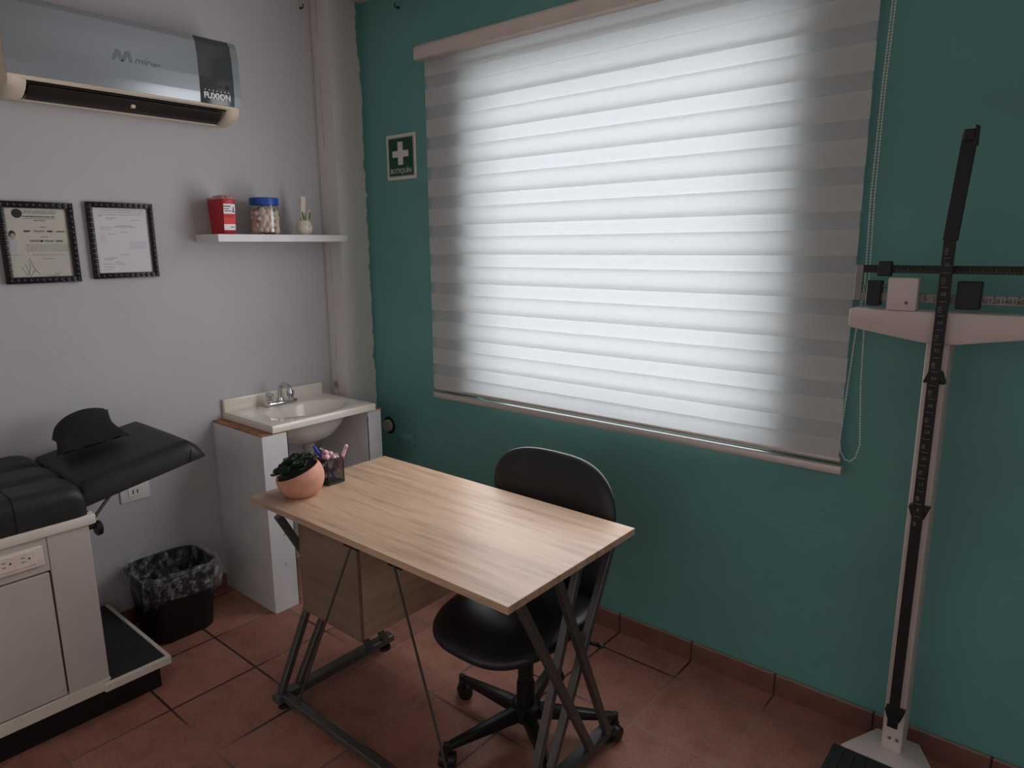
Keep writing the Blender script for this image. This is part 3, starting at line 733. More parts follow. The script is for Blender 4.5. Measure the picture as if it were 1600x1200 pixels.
# basin
s = thing('wash_basin', 'cream one-piece wash-basin with chrome tap by the corner column', 'sink', (.2, -.53, .84))
X0, X1, Y0, Y1, ZT, ZB = .003, .432, -.812, -.252, .866, CT+.001
bc = Vector((.245, -.520, 0)); ra, rb = .140, .205
b = MB(); n = 48
outer = []; per = []
for k in range(n):
    a = 2*PI*k/n; d = Vector((math.cos(a), math.sin(a)))
    tx = ((X1 if d.x > 0 else X0)-bc.x)/d.x if abs(d.x) > 1e-6 else 1e9
    ty = ((Y1 if d.y > 0 else Y0)-bc.y)/d.y if abs(d.y) > 1e-6 else 1e9
    q = min(tx, ty); per.append((bc.x+d.x*q, bc.y+d.y*q))
for cx, cy in ((X0, Y0), (X0, Y1), (X1, Y0), (X1, Y1)):
    k = min(range(n), key=lambda i: (per[i][0]-cx)**2+(per[i][1]-cy)**2); per[k] = (cx, cy)
def ring(f, z): return [b.b.verts.new(Vector((bc.x+ra*f*math.cos(2*PI*k/n), bc.y+rb*f*math.sin(2*PI*k/n), z))) for k in range(n)]
def pring(dz, inset=0.):
    out = []
    for x, y in per:
        out.append(b.b.verts.new(Vector((x+(inset if x < X0+1e-4 else -inset if x > X1-1e-4 else 0), y+(inset if y < Y0+1e-4 else -inset if y > Y1-1e-4 else 0), dz))))
    return out
R = [pring(ZB), pring(ZT-.005), pring(ZT-.001, .002), pring(ZT, .006), ring(1.04, ZT), ring(1.0, ZT-.003), ring(.93, ZT-.018), ring(.82, ZT-.06), ring(.62, ZT-.105), ring(.36, ZT-.130), ring(.12, ZT-.138)]
for A, B in zip(R, R[1:]):
    for k in range(n): b.b.faces.new((A[k], A[(k+1) % n], B[(k+1) % n], B[k]))
b.b.faces.new(R[-1])
U = [R[0], ring(1.09, ZB), ring(1.0, ZB-.02), ring(.88, ZB-.060), ring(.66, ZB-.105), ring(.38, ZB-.130), ring(.16, ZB-.138)]
for A, B in zip(U, U[1:]):
    for k in range(n): b.b.faces.new((A[(k+1) % n], A[k], B[k], B[(k+1) % n]))
b.b.faces.new(list(reversed(U[-1])))
b.build('basin_top', M['porcelain'], s, 40)
MB().box(.002, .024, Y0, -.272, ZT-.004, .925, .005, 3).build('backsplash', M['porcelain'], s)
# tap
b = MB().box(.058, .112, -.637, -.475, ZT-.001, ZT+.022, .008, 3)
b.cyl((.085, -.556, ZT+.02), (.085, -.556, ZT+.036), .017, .014)
fa = b.build('tap', M['chrome'], s)
b = MB(); pts = [(.085, -.556, ZT+.03)]
for k in range(13):
    a = PI - PI*1.06*k/12
    pts.append((.085+.046+.046*math.cos(a), -.556, ZT+.062+.046*math.sin(a)))
pts.append((.178, -.556, ZT+.040))
b.tube(pts, .0105, 14); b.cyl((.1785, -.556, ZT+.036), (.178, -.556, ZT+.050), .0125)
b.build('spout', M['chrome'], fa, 60)
for yy in (-.612, -.500):
    b = MB(); b.cyl((.085, yy, ZT+.018), (.085, yy, ZT+.034), .011)
    b.lathe([(.012, .030), (.0185, .034), (.0195, .058), (.016, .062), (.006, .063)], (.085, yy, ZT), 8)
    b.build('tap_handle', M['chrome'], fa, 25)
b = MB(); b.lathe([(.030, 0), (.030, -.03), (.024, -.045), (.022, -.06)], (bc.x, bc.y, ZB-.136), 20)
b.cyl((bc.x, bc.y, .636), (bc.x, bc.y, .50), .019)
pts = [(bc.x, bc.y, .50)] + [(bc.x-.05+.05*math.cos(a), bc.y, .50-.05*math.sin(a)) for a in [PI*k/8 for k in range(9)]]
pts += [(bc.x-.1, bc.y, .55), (bc.x-.14, bc.y, .57), (.0, bc.y, .57)]
b.tube(pts, .017, 12)
b.build('drain_pipe', M['pvc'], s, 50)

# pipe stub + outlets + hooks on the walls
o = thing('pipe_stub', 'grey-white capped pipe stub in a ragged hole of the teal wall by the sink stand', 'pipe', (.225, 0, .62))
MB().cyl((.225, .0, .668), (.225, -.003, .668), .048, .043, n=14).build('hole_rim', M['slot'], o)
b = MB(); b.lathe([(.033, 0), (.033, .014), (.030, .018), (.0, .019)], (.225, -.002, .668), 26, Matrix.Rotation(PI/2, 3, 'X'), cap1=False); b.build('pipe_end', M['pvc'], o)
t = thing('wall_outlet', 'double power outlet painted over teal low on the teal wall', 'power outlet', (.365, 0, .571))
MB().box(.302, .428, -.007, 0, .570, .648, .004, 2).build('cover_plate', M['teal_plate'], t)
for xx in (.336, .394):
    so = MB().box(xx-.021, xx+.021, -.0095, -.005, .591, .627, .005, 2).build('socket', M['teal_plate'], t)
    for dz in (-.007, .007): MB().box(xx-.012, xx-.003, -.0103, -.0092, .609+dz-.0012, .609+dz+.0012).build('pin_slot', M['slot'], so)
    MB().ell((xx+.010, -.0096, .609), (.0028, .0008, .0028), 10, 6).build('pin_hole', M['slot'], so)
t = thing('wall_outlet', 'white outlet plate on white wall, half hidden under the raised headrest', 'power outlet', (0, -1.23, .553))
MB().box(0, .008, -1.292, -1.172, .553, .633, .003, 2).build('cover_plate', M['white_plastic'], t)
so = MB().box(.007, .0105, -1.262, -1.202, .572, .614, .003, 1).build('socket', M['white_plastic'], t)
for yy in (-1.226, -1.244): MB().box(.0102, .0112, yy, yy+.004, .585, .603).build('pin_slot', M['slot'], so)
def hook(p, nrm, lbl):
    b = MB(); p = Vector(p); nv = Vector(nrm)
    b.cyl(p, p+nv*.012, .006, .004, 10)
    b.tube([p+nv*.010, p+nv*.022+Vector((0, 0, -.003)), p+nv*.026+Vector((0, 0, .006)), p+nv*.022+Vector((0, 0, .014))], .0028, 6)
    tag(b.build('wall_hook', M['black_plastic']), lbl, 'hook')
hook((0, -.245, 2.741), (1, 0, 0), 'small black hook high on the white wall near the column')
hook((.426, 0, 2.713), (0, -1, 0), 'small black hook high on the teal wall near the ceiling')

# ------------------------------------------------------------ waste bin
BX, BY = .178, -1.190
def rr(hx, hy, r, n=8):
    out = []
    for cx, cy, a0 in ((hx-r, hy-r, 0), (-hx+r, hy-r, PI/2), (-hx+r, -hy+r, PI), (hx-r, -hy+r, 1.5*PI)):
        out += [(cx+r*math.cos(a0+PI/2*k/n), cy+r*math.sin(a0+PI/2*k/n)) for k in range(n+1)]
    return out
def rr_ring(b, hx, hy, r, z, wob=None):
    V = []
    pts = rr(hx, hy, r)
    for i, (x, y) in enumerate(pts):
        dx, dy, dz = (wob(i/len(pts)) if wob else (0, 0, 0))
        V.append(b.b.verts.new(Vector((BX+x*(1+dx), BY+y*(1+dy), z+dz))))
    return V
def skin(b, rings, cap0=False):
    for A, B in zip(rings, rings[1:]):
        n = len(A)
        for k in range(n): b.b.faces.new((A[k], A[(k+1) % n], B[(k+1) % n], B[k]))
    if cap0: b.b.faces.new(rings[0])
b = MB()
skin(b, [rr_ring(b, .110, .118, .06, 0.0), rr_ring(b, .118, .126, .06, .008), rr_ring(b, .142, .150, .07, .285), rr_ring(b, .147, .155, .07, .288), rr_ring(b, .147, .155, .07, .296), rr_ring(b, .140, .148, .07, .296), rr_ring(b, .116, .124, .06, .012)], True)
o = b.build('waste_bin', M['bin'], None, 40); tag(o, 'black plastic waste bin on the floor between step and sink stand', 'bin')
b = MB(); rnd = random.Random(11)
ph = [rnd.uniform(0, 6.28) for _ in range(12)]
def wob(sc, zs):
    def g(u):
        a = 2*PI*u
        w1 = math.sin(7*a+ph[0])+.7*math.sin(13*a+ph[1])+.5*math.sin(23*a+ph[2])
        w2 = math.sin(3*a+ph[3])+.6*math.sin(8*a+ph[4])+.4*math.sin(17*a+ph[5])
        return (sc*w1, sc*w1, zs*w2)
    return g
skin(b, [rr_ring(b, .098, .106, .055, .05), rr_ring(b, .110, .118, .06, .13, wob(.03, .004)), rr_ring(b, .126, .134, .065, .22, wob(.025, .004)), rr_ring(b, .134, .142, .066, .285, wob(.012, .004)),
         rr_ring(b, .139, .147, .068, .308, wob(.006, .005)), rr_ring(b, .152, .160, .07, .309, wob(.008, .006)), rr_ring(b, .160, .170, .072, .285, wob(.012, .006)),
         rr_ring(b, .160, .171, .072, .245, wob(.016, .006)), rr_ring(b, .154, .166, .07, .205, wob(.018, .010)), rr_ring(b, .150, .160, .07, .190, wob(.02, .014))])
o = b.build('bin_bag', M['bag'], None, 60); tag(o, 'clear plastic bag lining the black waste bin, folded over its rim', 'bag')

# ------------------------------------------------------------ examination table
TX = .598
t = thing('examination_table', 'off-white medical examination couch with black padding and raised headrest along white wall', 'exam table', (.3, -2.4, 0))
YE = -1.600; YF = -3.10
MB().box(.03, TX-.018, YF, YE, .155, .722, .002, 1).build('cabinet', M['table_white'], t)
MB().box(.03, TX, YF, YE+.004, .110, .155, .002, 1).build('bottom_rail', M['table_trim'], t)
MB().box(.03, .552, YF+.02, -1.418, 0, .112, .001, 1).build('toe_kick', M['black_base'], t)
b = MB().box(TX-.019, TX, -1.722, YE, .155, .722, .0015, 1)
b.build('corner_panel', M['table_white'], t)
ap = MB().box(TX-.019, TX-.001, -2.26, -1.7235, .606, .722, .0015, 1).build('outlet_panel', M['table_white'], t)
door = MB().box(TX-.017, TX, -2.26, -1.7285, .160, .600, .002, 1).build('door', M['table_white'], t)
MB().box(TX-.019, TX, YF, -2.265, .155, .722, .0015, 1).build('far_panel', M['table_white'], t)
MB().box(TX-.0185, TX-.0175, -1.7285, -1.7225, .158, .604).build('door_gap', M['slot'], t)
MB().box(.024, TX+.010, YF, -1.578, .722, .757, .006, 2).build('top_board', M['table_trim'], t)
# outlet plate on the outlet panel
pz0_, pz1_ = .628, .702
pla = MB().box(TX-.002, TX+.010, -1.905, -1.738, pz0_+.004, pz1_-.002, .005, 3).build('outlet_plate', M['ivory'], t)
mod = MB().box(TX+.008, TX+.013, -1.866, -1.760, .645, .694, .002, 1).build('socket_module', M['ivory'], pla)
for yc in (-1.842, -1.792):
    for dz in (-.007, .007): MB().box(TX+.0128, TX+.0136, yc-.008, yc+.002, .671+dz-.001, .671+dz+.001).build('pin_slot', M['slot'], pla)
    MB().ell((TX+.013, yc+.014, .671), (.0008, .0032, .0032), 10, 6).build('pin_hole', M['slot'], pla)
# step
st = MB().box(.03, .612, -1.622, -1.404, .112, .137, .002, 1).build('step_board', M['table_trim'], t)
b = MB().box(.03, .606, -1.4139, -1.3995, .117, .1468, .001, 1); b.box(.606, .622, -1.622, -1.400, .117, .147, .002, 1); b.build('step_edging', M['table_trim'], st)
MB().box(.034, .606, -1.600, -1.414, .137, .1455, .001, 1).build('step_mat', M['rubber_mat'], st)
# mattress: three padded rolls
b = MB()
def roll_sec(x0, x1, z0, z1, n=7):
    hx = (x1-x0)/2; r = min(.045, hx)
    pts = []
    for k in range(n+1):
        a = PI - PI/2*k/n; pts.append((x0+r+r*math.cos(a), z1-r+r*math.sin(a)))
    for k in range(n+1):
        a = PI/2 - PI/2*k/n; pts.append((x1-r+r*math.cos(a), z1-r+r*math.sin(a)))
    return [(x0, z0)] + pts + [(x1, z0)]
def pad(b, x0, x1, z0, z1, ya, yb):
    P2 = roll_sec(x0, x1, z0, z1); ys = [(ya, 1), (yb-.06, 1), (yb-.03, .96), (yb-.010, .86), (yb, .62)]
    cx = (x0+x1)/2; rings = []
    for y, k in ys:
        kk = 1-(1-k)*.35
        rings.append([b.b.verts.new(Vector((cx+(x-cx)*kk, y, z0+(z-z0)*k))) for x, z in P2])
    for A, B in zip(rings, rings[1:]):
        for i in range(len(A)-1): b.b.faces.new((A[i], A[i+1], B[i+1], B[i]))
        b.b.faces.new((A[-1], A[0], B[0], B[-1]))
    b.b.faces.new(rings[-1]); b.b.faces.new(rings[0])
ma = None
for i, (xa, xb, zt, ye) in enumerate(((.420, .606, .865, -1.598), (.235, .423, .868, -1.600), (.035, .238, .872, -1.604))):
    b = MB(); pad(b, xa, xb, .757, zt, YF, ye)
    ma = b.build('mattress_roll', M['vinyl'], t, 60)
for yy in (-1.795, -2.25):
    sec = roll_sec(.4195, .6068, .758, .8657)
    MB().tube([(x, yy, z) for x, z in sec], .0022, 6).build('seam', M['black_base'], t)
# raised headrest
HA, HB = Vector((0, -1.602, .772)), Vector((0, -1.187, .848))
d = (HB-HA); L = d.length; ang = math.atan2(d.z, d.y)
m = Matrix.Translation(HA) @ Matrix.Rotation(ang, 4, 'X')
b = MB(); nx, ny = 22, 16
def hd(u, v, top):
    x = .065+(.570-.065)*u; y = L*v
    ex = min(u, 1-u)*(.505); ey = min(v, 1-v)*L
    k = 1-max(0, 1-ex/.035)**2.5*.38; k2 = 1-max(0, 1-ey/.035)**2.5*.38
    if v > .5: yy = y + .012*(0 if top else 1)
    else: yy = y
    z = .078*k*k2+.010*math.sin(PI*u)*math.sin(PI*v) if top else 0
    return m @ Vector((x, yy, z))
A = b.grid(lambda u, v: hd(u, v, True), nx, ny); B = b.grid(lambda u, v: hd(u, v, False), nx, ny)
def stitch(b, A, B):
    nx, ny = len(A), len(A[0])
    for i in range(nx-1):
        b.b.faces.new((A[i][0], A[i+1][0], B[i+1][0], B[i][0])); b.b.faces.new((A[i][-1], A[i+1][-1], B[i+1][-1], B[i][-1]))
    for j in range(ny-1):
        b.b.faces.new((A[0][j], A[0][j+1], B[0][j+1], B[0][j])); b.b.faces.new((A[-1][j], A[-1][j+1], B[-1][j+1], B[-1][j]))
stitch(b, A, B)
b.build('headrest', M['vinyl'], t, 50)
b = MB(); q = [m @ Vector(p) for p in ((.571, L-.050, .001), (.571, L-.034, .040), (.566, L-.030, .052))]; b.tube(q, .0022, 6); b.build('seam', M['black_base'], t)
b = MB().cyl((.575, -1.583, .722), (.555, -1.512, .786), .0055, n=10); b.build('support_strut', M['steel'], t)
b = MB(); b.cyl((.580, -1.600, .704), (.580, -1.556, .704), .008, n=12)
b.lathe([(.020, 0), (.025, .004), (.025, .017), (.020, .021)], (.580, -1.578, .694), 16, Matrix.Rotation(-PI/2, 3, 'X')); b.build('clamp_knob', M['black_plastic'], t)
b = MB(); b.cyl((.57, -1.590, .757), (.57, -1.590, .7595), .004, n=10); b.build('screw_head', M['steel'], t)

# pillow
b = MB(); nx = ny = 21
TLc, TRc, BRc, BLc = Vector((.10, -1.532, .905)), Vector((.12, -1.335, .990)), Vector((.34, -1.345, .925)), Vector((.325, -1.588, .896))
nrm = (TRc-TLc).cross(BLc-TLc).normalized() * -1
if nrm.z < 0: nrm = -nrm
def pil(u, v, sg):
    p = TLc*(1-u)*(1-v)+TRc*u*(1-v)+BRc*u*v+BLc*(1-u)*v
    cc = (TLc+TRc+BRc+BLc)/4
    e = min(u, 1-u); g = min(v, 1-v)
    pin = .16*(math.sin(PI*u)*(1 if e > .0 else 0)*(1-2*g)**2*0 + 0)
    # edges curve inwards between the corners
    inw = (.02+.06*v)*math.sin(PI*u)*(abs(2*v-1)**3) + .16*math.sin(PI*v)*(abs(2*u-1)**3)
    p = p + (cc-p)*inw
    th = .080*(math.sin(PI*u)*math.sin(PI*v))**.42*(1.15-.3*v)
    wr = .0035*(math.sin(17*u+5*v+1)+.7*math.sin(29*u-4*v))*max(0, v-.55)*2*(1 if sg > 0 else 0)
    return p + nrm*((th if sg > 0 else -.3*th)+wr+.006)
A = b.grid(lambda u, v: pil(u, v, 1), nx, ny); B = b.grid(lambda u, v: pil(u, v, -1), nx, ny)
bmesh.ops.remove_doubles(b.b, verts=b.b.verts, dist=1e-5)
o = b.build('pillow', M['velvet'], None, 80); tag(o, 'small dark cushion lying on the raised headrest of the couch', 'pillow')

# ------------------------------------------------------------ desk
DX0, DX1, DY0, DY1, DT = .848, 2.055, -1.163, -.545, .75
t = thing('desk', 'light oak desk on grey steel X-shaped legs with hanging drawer box', 'desk', (1.45, -.85, 0))
MB().box(DX0, DX1, DY0, DY1, DT-.022, DT, .0012, 1).build('desktop', M['oak_top'], t)
ZU = DT-.022
def leg(x, a, bb, nm='leg'):
    MB().bar((x, a[0], a[1]), (x, bb[0], bb[1]), .024, .024, (1, 0, 0), .002).build(nm, M['steel'], t)
XL, XRt = 1.005, 1.994
leg(XL, (-1.190, .055), (-.872, ZU-.002)); leg(XL, (-1.118, .055), (-.735, ZU-.002))
leg(XL+.026, (-.810, .055), (-1.165, ZU-.002)); leg(XL+.026, (-.735, .055), (-1.075, ZU-.002))
leg(XRt, (-1.002, .05), (-.757, ZU-.002)); leg(XRt, (-.919, .05), (-.570, ZU-.002))
leg(XRt+.026, (-.723, .05), (-1.087, ZU-.002)); leg(XRt+.026, (-.626, .05), (-.916, ZU-.002))
for x, ya, yb in ((XL+.010, -1.222, -.690), (XRt+.010, -1.222, -.560)):
    MB().box(x-.022, x+.022, ya, yb, .028, .058, .003, 1).build('foot_bar', M['steel'], t)
    for yy in (ya+.035, yb-.035):
        b = MB(); b.lathe([(.020, 0), (.023, .004), (.022, .014), (.010, .018), (.010, .028)], (x, yy, 0), 18); b.build('foot_pad', M['black_plastic'], t)
    MB().box(x-.016, x+.016, DY0+.03, DY1-.03, ZU-.018, ZU, .002, 1).build('top_rail', M['black_matte'], t)
MB().box(XRt-.012, XRt+.032, -.562, -.558, .026, .060, .001, 1).build('bar_end_cap', M['steel_brush'], t)
MB().box(XL+.032, XRt-.012, -1.206, -1.176, .036, .062, .003, 1).build('stretcher', M['steel'], t)
MB().bar((1.425, -1.160, ZU-.004), (1.105, -1.185, .055), .0055, .0055, (0, 1, 0)).build('brace_rod', M['steel'], t)
MB().bar((1.625, -1.160, ZU-.004), (1.890, -1.185, .055), .0055, .0055, (0, 1, 0)).build('brace_rod', M['steel'], t)
for xa, xb in ((1.385, 1.455), (1.595, 1.655)): MB().box(xa, xb, -1.160, -1.120, ZU-.010, ZU, .001, 1).build('rod_bracket', M['black_matte'], t)
# hanging drawer box
dbx = MB().box(1.047, 1.368, -1.084, -.59, .352, ZU, .001, 1).build('drawer_box', M['oak_y'], t)
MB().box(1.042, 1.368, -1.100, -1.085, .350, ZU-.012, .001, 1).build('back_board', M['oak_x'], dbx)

# ------------------------------------------------------------ things on the desk
t = thing('potted_succulent', 'dark green succulent in round tilted terracotta pot on desk corner', 'potted plant', (.975, -1.035, DT))
PCt = Vector((.972, -1.032, DT+.066)); PR = .084
nrm = Vector((-.20, -.30, .93)).normalized()            # opening leans towards the room's left
Rm = nrm.to_track_quat('Z', 'Y').to_matrix()
b = MB(); bmesh.ops.create_uvsphere(b.b, u_segments=40, v_segments=28, radius=PR, matrix=Matrix.Translation(PCt))
bmesh.ops.bisect_plane(b.b, geom=b.b.verts[:]+b.b.edges[:]+b.b.faces[:], plane_co=PCt+nrm*.028, plane_no=nrm, clear_outer=True)
bmesh.ops.bisect_plane(b.b, geom=b.b.verts[:]+b.b.edges[:]+b.b.faces[:], plane_co=(0, 0, DT), plane_no=(0, 0, -1), clear_outer=True)
es = [e for e in b.b.edges if len(e.link_faces) == 1 and all(v.co.z < DT+.0005 for v in e.verts)]
bmesh.ops.contextual_create(b.b, geom=es)
o = b.build('pot', M['terracotta'], t, 60)
md = o.modifiers.new('wall', 'SOLIDIFY'); md.thickness = .006; md.offset = -1
b = MB(); b.cyl(PCt+nrm*.014, PCt+nrm*.022, .072, n=28); b.build('soil', M['soil'], t)
rnd = random.Random(5)
def rosette(center, axis, R, n_l, seed):
    b = MB(); q = axis.normalized().to_track_quat('Z', 'Y').to_matrix(); rn = random.Random(seed)
    for k in range(n_l):
        f = k/n_l; az = k*2.39996+rn.uniform(-.15, .15)
        el = math.radians(78-70*f)+rn.uniform(-.08, .08)
        Lf = R*(.35+.65*f); 
        def leaf(u, v, sg):
            # teardrop leaf along local +x
            ww = .72*Lf*max(0, 1-abs(2*u**1.25-1)**2.6)**.5*(.45+.55*u)
            x = Lf*u; y = ww*(v-.5)*2*.9; zc = .10*Lf*u*u + .16*Lf*(abs(v-.5)*2)**2*u
            th = .09*Lf*math.sin(PI*u)**.6*math.sin(PI*v)
            return Vector((x, y, zc+sg*th))
        rot = Matrix.Rotation(az, 3, 'Z') @ Matrix.Rotation(-el, 3, 'Y')
        for sg in (1, -1):
            b.grid(lambda u, v: center + q @ (rot @ leaf(u, v, sg)), 7, 5)
    return b
spots = [(-.043, -.020, .046), (-.005, -.046, .044), (.036, -.026, .044), (.040, .024, .044), (.002, .042, .042), (-.040, .030, .042), (-.002, -.002, .056), (-.024, -.030, .040), (.022, .004, .046), (-.020, .010, .044)]
for k, (u, v, R_) in enumerate(spots):
    u, v = u*1.08, v*1.08
    ctr = PCt + nrm*.030 + Rm @ Vector((u, v, .010+.010*(k == 6)))
    ax = nrm + (Rm @ Vector((u, v, 0)))*6
    rosette(ctr, ax, R_, 12, k).build('rosette', M['leaf'], t, 70)

t = thing('pencil_holder', 'square black wire-mesh pencil cup on desk behind the potted succulent', 'pencil cup', (.945, -.886, DT))
cx0, cx1, cy0, cy1, cz = .910, .980, -.921, -.851, DT+.098
b = MB()
for p in (((cx0, cy0), (cx1, cy0)), ((cx1, cy0), (cx1, cy1)), ((cx1, cy1), (cx0, cy1)), ((cx0, cy1), (cx0, cy0))):
    b.quad((*p[0], DT+.003), (*p[1], DT+.003), (*p[1], cz), (*p[0], cz))
b.build('mesh_side', M['mesh'], t)
b = MB(); b.box(cx0-.001, cx1+.001, cy0-.001, cy1+.001, DT, DT+.006, .001, 1)
for p, q in (((cx0, cy0), (cx1, cy0)), ((cx1, cy0), (cx1, cy1)), ((cx1, cy1), (cx0, cy1)), ((cx0, cy1), (cx0, cy0))):
    b.cyl((*p, cz), (*q, cz), .0022, n=8); b.cyl((*p, DT+.002), (*p, cz), .0017, n=8)
b.build('wire_frame', M['black_matte'], t)
def pen(a, c, lbl):
    a, c = Vector(a), Vector(c); d = (c-a).normalized()
    o = thing('pen', lbl, 'pen', a)
    MB().cyl(a, c-d*.052, .0042, n=12).build('barrel', M['blue_pen'], o)
    b = MB(); b.cyl(c-d*.052, c-d*.003, .0052, n=12); b.cyl(c-d*.003, c, .0052, .003, 12)
    side = d.cross(Vector((0, 0, 1))).normalized(); b.bar(c-d*.004+side*.0065, c-d*.042+side*.0065, .003, .0025)
    b.build('cap', M['blue_pen'], o)
pen((.950, -.868, DT+.008), (.915, -.932, DT+.146), 'blue capped pen leaning out of the mesh pencil cup')
cands = [((.955, -.905, .845), 'round pink candy at the front corner of the mesh cup'), ((.938, -.898, .858), 'topmost round candy of the heap in the mesh cup'), ((.966, -.885, .842), 'pink candy against the window side of the mesh cup'), ((.930, -.872, .846), 'wrapped candy at the back of the mesh cup'), ((.962, -.866, .836), 'wrapped candy in the back corner of the mesh cup beside the candy stick'),
         ((.926, -.905, .838), 'wrapped candy behind the pen in the mesh cup'), ((.950, -.888, .820), 'wrapped candy half way down in the mesh cup'), ((.962, -.904, .812), 'wrapped candy seen through the front mesh corner'), ((.935, -.880, .800), 'lowest wrapped candy seen through the mesh')]
rnd = random.Random(21)
for k, (p, lbl) in enumerate(cands):
    p = Vector(p)+Vector((0, 0, .008)); ax = Vector((rnd.uniform(-1, 1), rnd.uniform(-1, 1), rnd.uniform(.2, .9))).normalized()
    q = ax.to_track_quat('Z', 'Y').to_matrix()
    o = thing('wrapped_candy', lbl, 'candy', p, 'wrapped candies in the mesh cup')
    MB().ell(p, (.0105, .0105, .012), 16, 10, q).build('candy_ball', M['candy'], o)
    b = MB()
    for sg in ((1, -1) if k < 5 else (1,)):
        b.lathe([(.003, .011), (.0025, .0135), (.006, .018), (.0105, .025)], p, 12, q @ Matrix.Diagonal((1, .45, sg)), False, False)
    b.build('wrapper_twist', M['wrap'], o)
a, c = Vector((.958, -.868, DT+.03)), Vector((.985, -.838, DT+.137))
o = MB().cyl(a, c, .0068, n=14); o.ell(c, .0068, 12, 8)
tag(o.build('candy_stick', M['candy']), 'pink and white candy stick standing up out of the mesh pencil cup', 'candy')

# ------------------------------------------------------------ office chair
HC = Vector((1.775, -.747, 0))
t = thing('office_chair', 'black vinyl swivel chair on castors tucked behind the oak desk', 'chair', HC)
SX, SY, SZ0, SZ1 = 1.752, -.775, .405, .490
b = MB()
def seat(u, v, sg):
    # superellipse disc: u angle, v radius
    a = 2*PI*u; ex = 2/3.0
    cs, sn = math.cos(a), math.sin(a)
    hx = .224; hy = .262
    x = hx*math.copysign(abs(cs)**ex, cs)*v; y = hy*math.copysign(abs(sn)**ex, sn)*v
    if y < 0: x *= 1-.10*(y/hy)**2
    prof = (1-v**3.6)**.5
    zt = .040*prof + .006*(1-v*v)*0 - .014*math.exp(-((x/.14)**2+((y-.02)/.13)**2))
    zb = -.046*(1-v**5)**.5
    drop = -.022*max(0, -y/hy)**2
    return Vector((SX+x, SY+y, (SZ0+SZ1)/2+(zt if sg > 0 else zb)+drop+.004))
NV = [0.001, .15, .3, .45, .6, .72, .82, .9, .95, .98, .995, 1.0]
for sg in (1, -1):
    V = [[b.b.verts.new(seat(i/48, v, sg)) for v in NV] for i in range(48)]
    for i in range(48):
        for j in range(len(NV)-1): b.b.faces.new((V[i][j], V[(i+1) % 48][j], V[(i+1) % 48][j+1], V[i][j+1]))
    b.b.faces.new([V[i][0] for i in range(48)])
bmesh.ops.remove_doubles(b.b, verts=b.b.verts, dist=2e-4)
b.build('seat', M['chair_leather'], t, 80)
# backrest: one-piece rounded pad, leaning back, narrower at the bottom
b = MB()
BXc, BZ0, BZ1 = 1.655, .385, .896
def back(u, v, sg):
    a = 2*PI*u; cs, sn = math.cos(a), math.sin(a)
    ex = 2/3.1
    hz = (BZ1-BZ0)/2; zc = (BZ0+BZ1)/2
    z = hz*math.copysign(abs(sn)**ex, sn)*v
    hw = .290 - .095*((hz-z)/(2*hz))**1.6
    x = hw*math.copysign(abs(cs)**ex, cs)*v
    x += .075*((hz-z)/(2*hz))
    y = -.505 + .083*((z+hz)/(2*hz)) - .055*(x/.27)**2*.6
    th = .034*(1-v**4)**.5
    return Vector((BXc+x, y - sg*th, zc+z))
for sg in (1, -1):
    V = [[b.b.verts.new(back(i/56, v, sg)) for v in NV] for i in range(56)]
    for i in range(56):
        for j in range(len(NV)-1): b.b.faces.new((V[i][j], V[(i+1) % 56][j], V[(i+1) % 56][j+1], V[i][j+1]))
    b.b.faces.new([V[i][0] for i in range(56)])
bmesh.ops.remove_doubles(b.b, verts=b.b.verts, dist=2e-4)
b.build('backrest', M['chair_leather'], t, 80)
b = MB(); b.tube([(1.772, -.70, .398), (1.770, -.50, .400), (1.768, -.440, .425), (1.766, -.425, .50), (1.764, -.415, .62)], .016, 10); b.build('back_support', M['black_plastic'], t, 60)
b = MB().box(1.70, 1.845, -.86, -.66, .385, .408, .004, 1); b.build('seat_plate', M['black_matte'], t)
b = MB(); b.tube([(1.845, -.70, .395), (1.94, -.69, .392), (2.005, -.67, .385)], .006, 8); b.ell((2.01, -.668, .385), (.018, .010, .008), 12, 8); b.build('height_lever', M['black_plastic'], t)
b = MB(); b.cyl(HC+Vector((0, 0, .055)), HC+Vector((0, 0, .20)), .032, .030, 20); b.cyl(HC+Vector((0, 0, .20)), HC+Vector((0, 0, .39)), .026, .026, 20)
b.lathe([(.050, .075), (.052, .085), (.050, .115), (.036, .125)], HC, 24)
b.build('gas_column', M['black_plastic'], t)
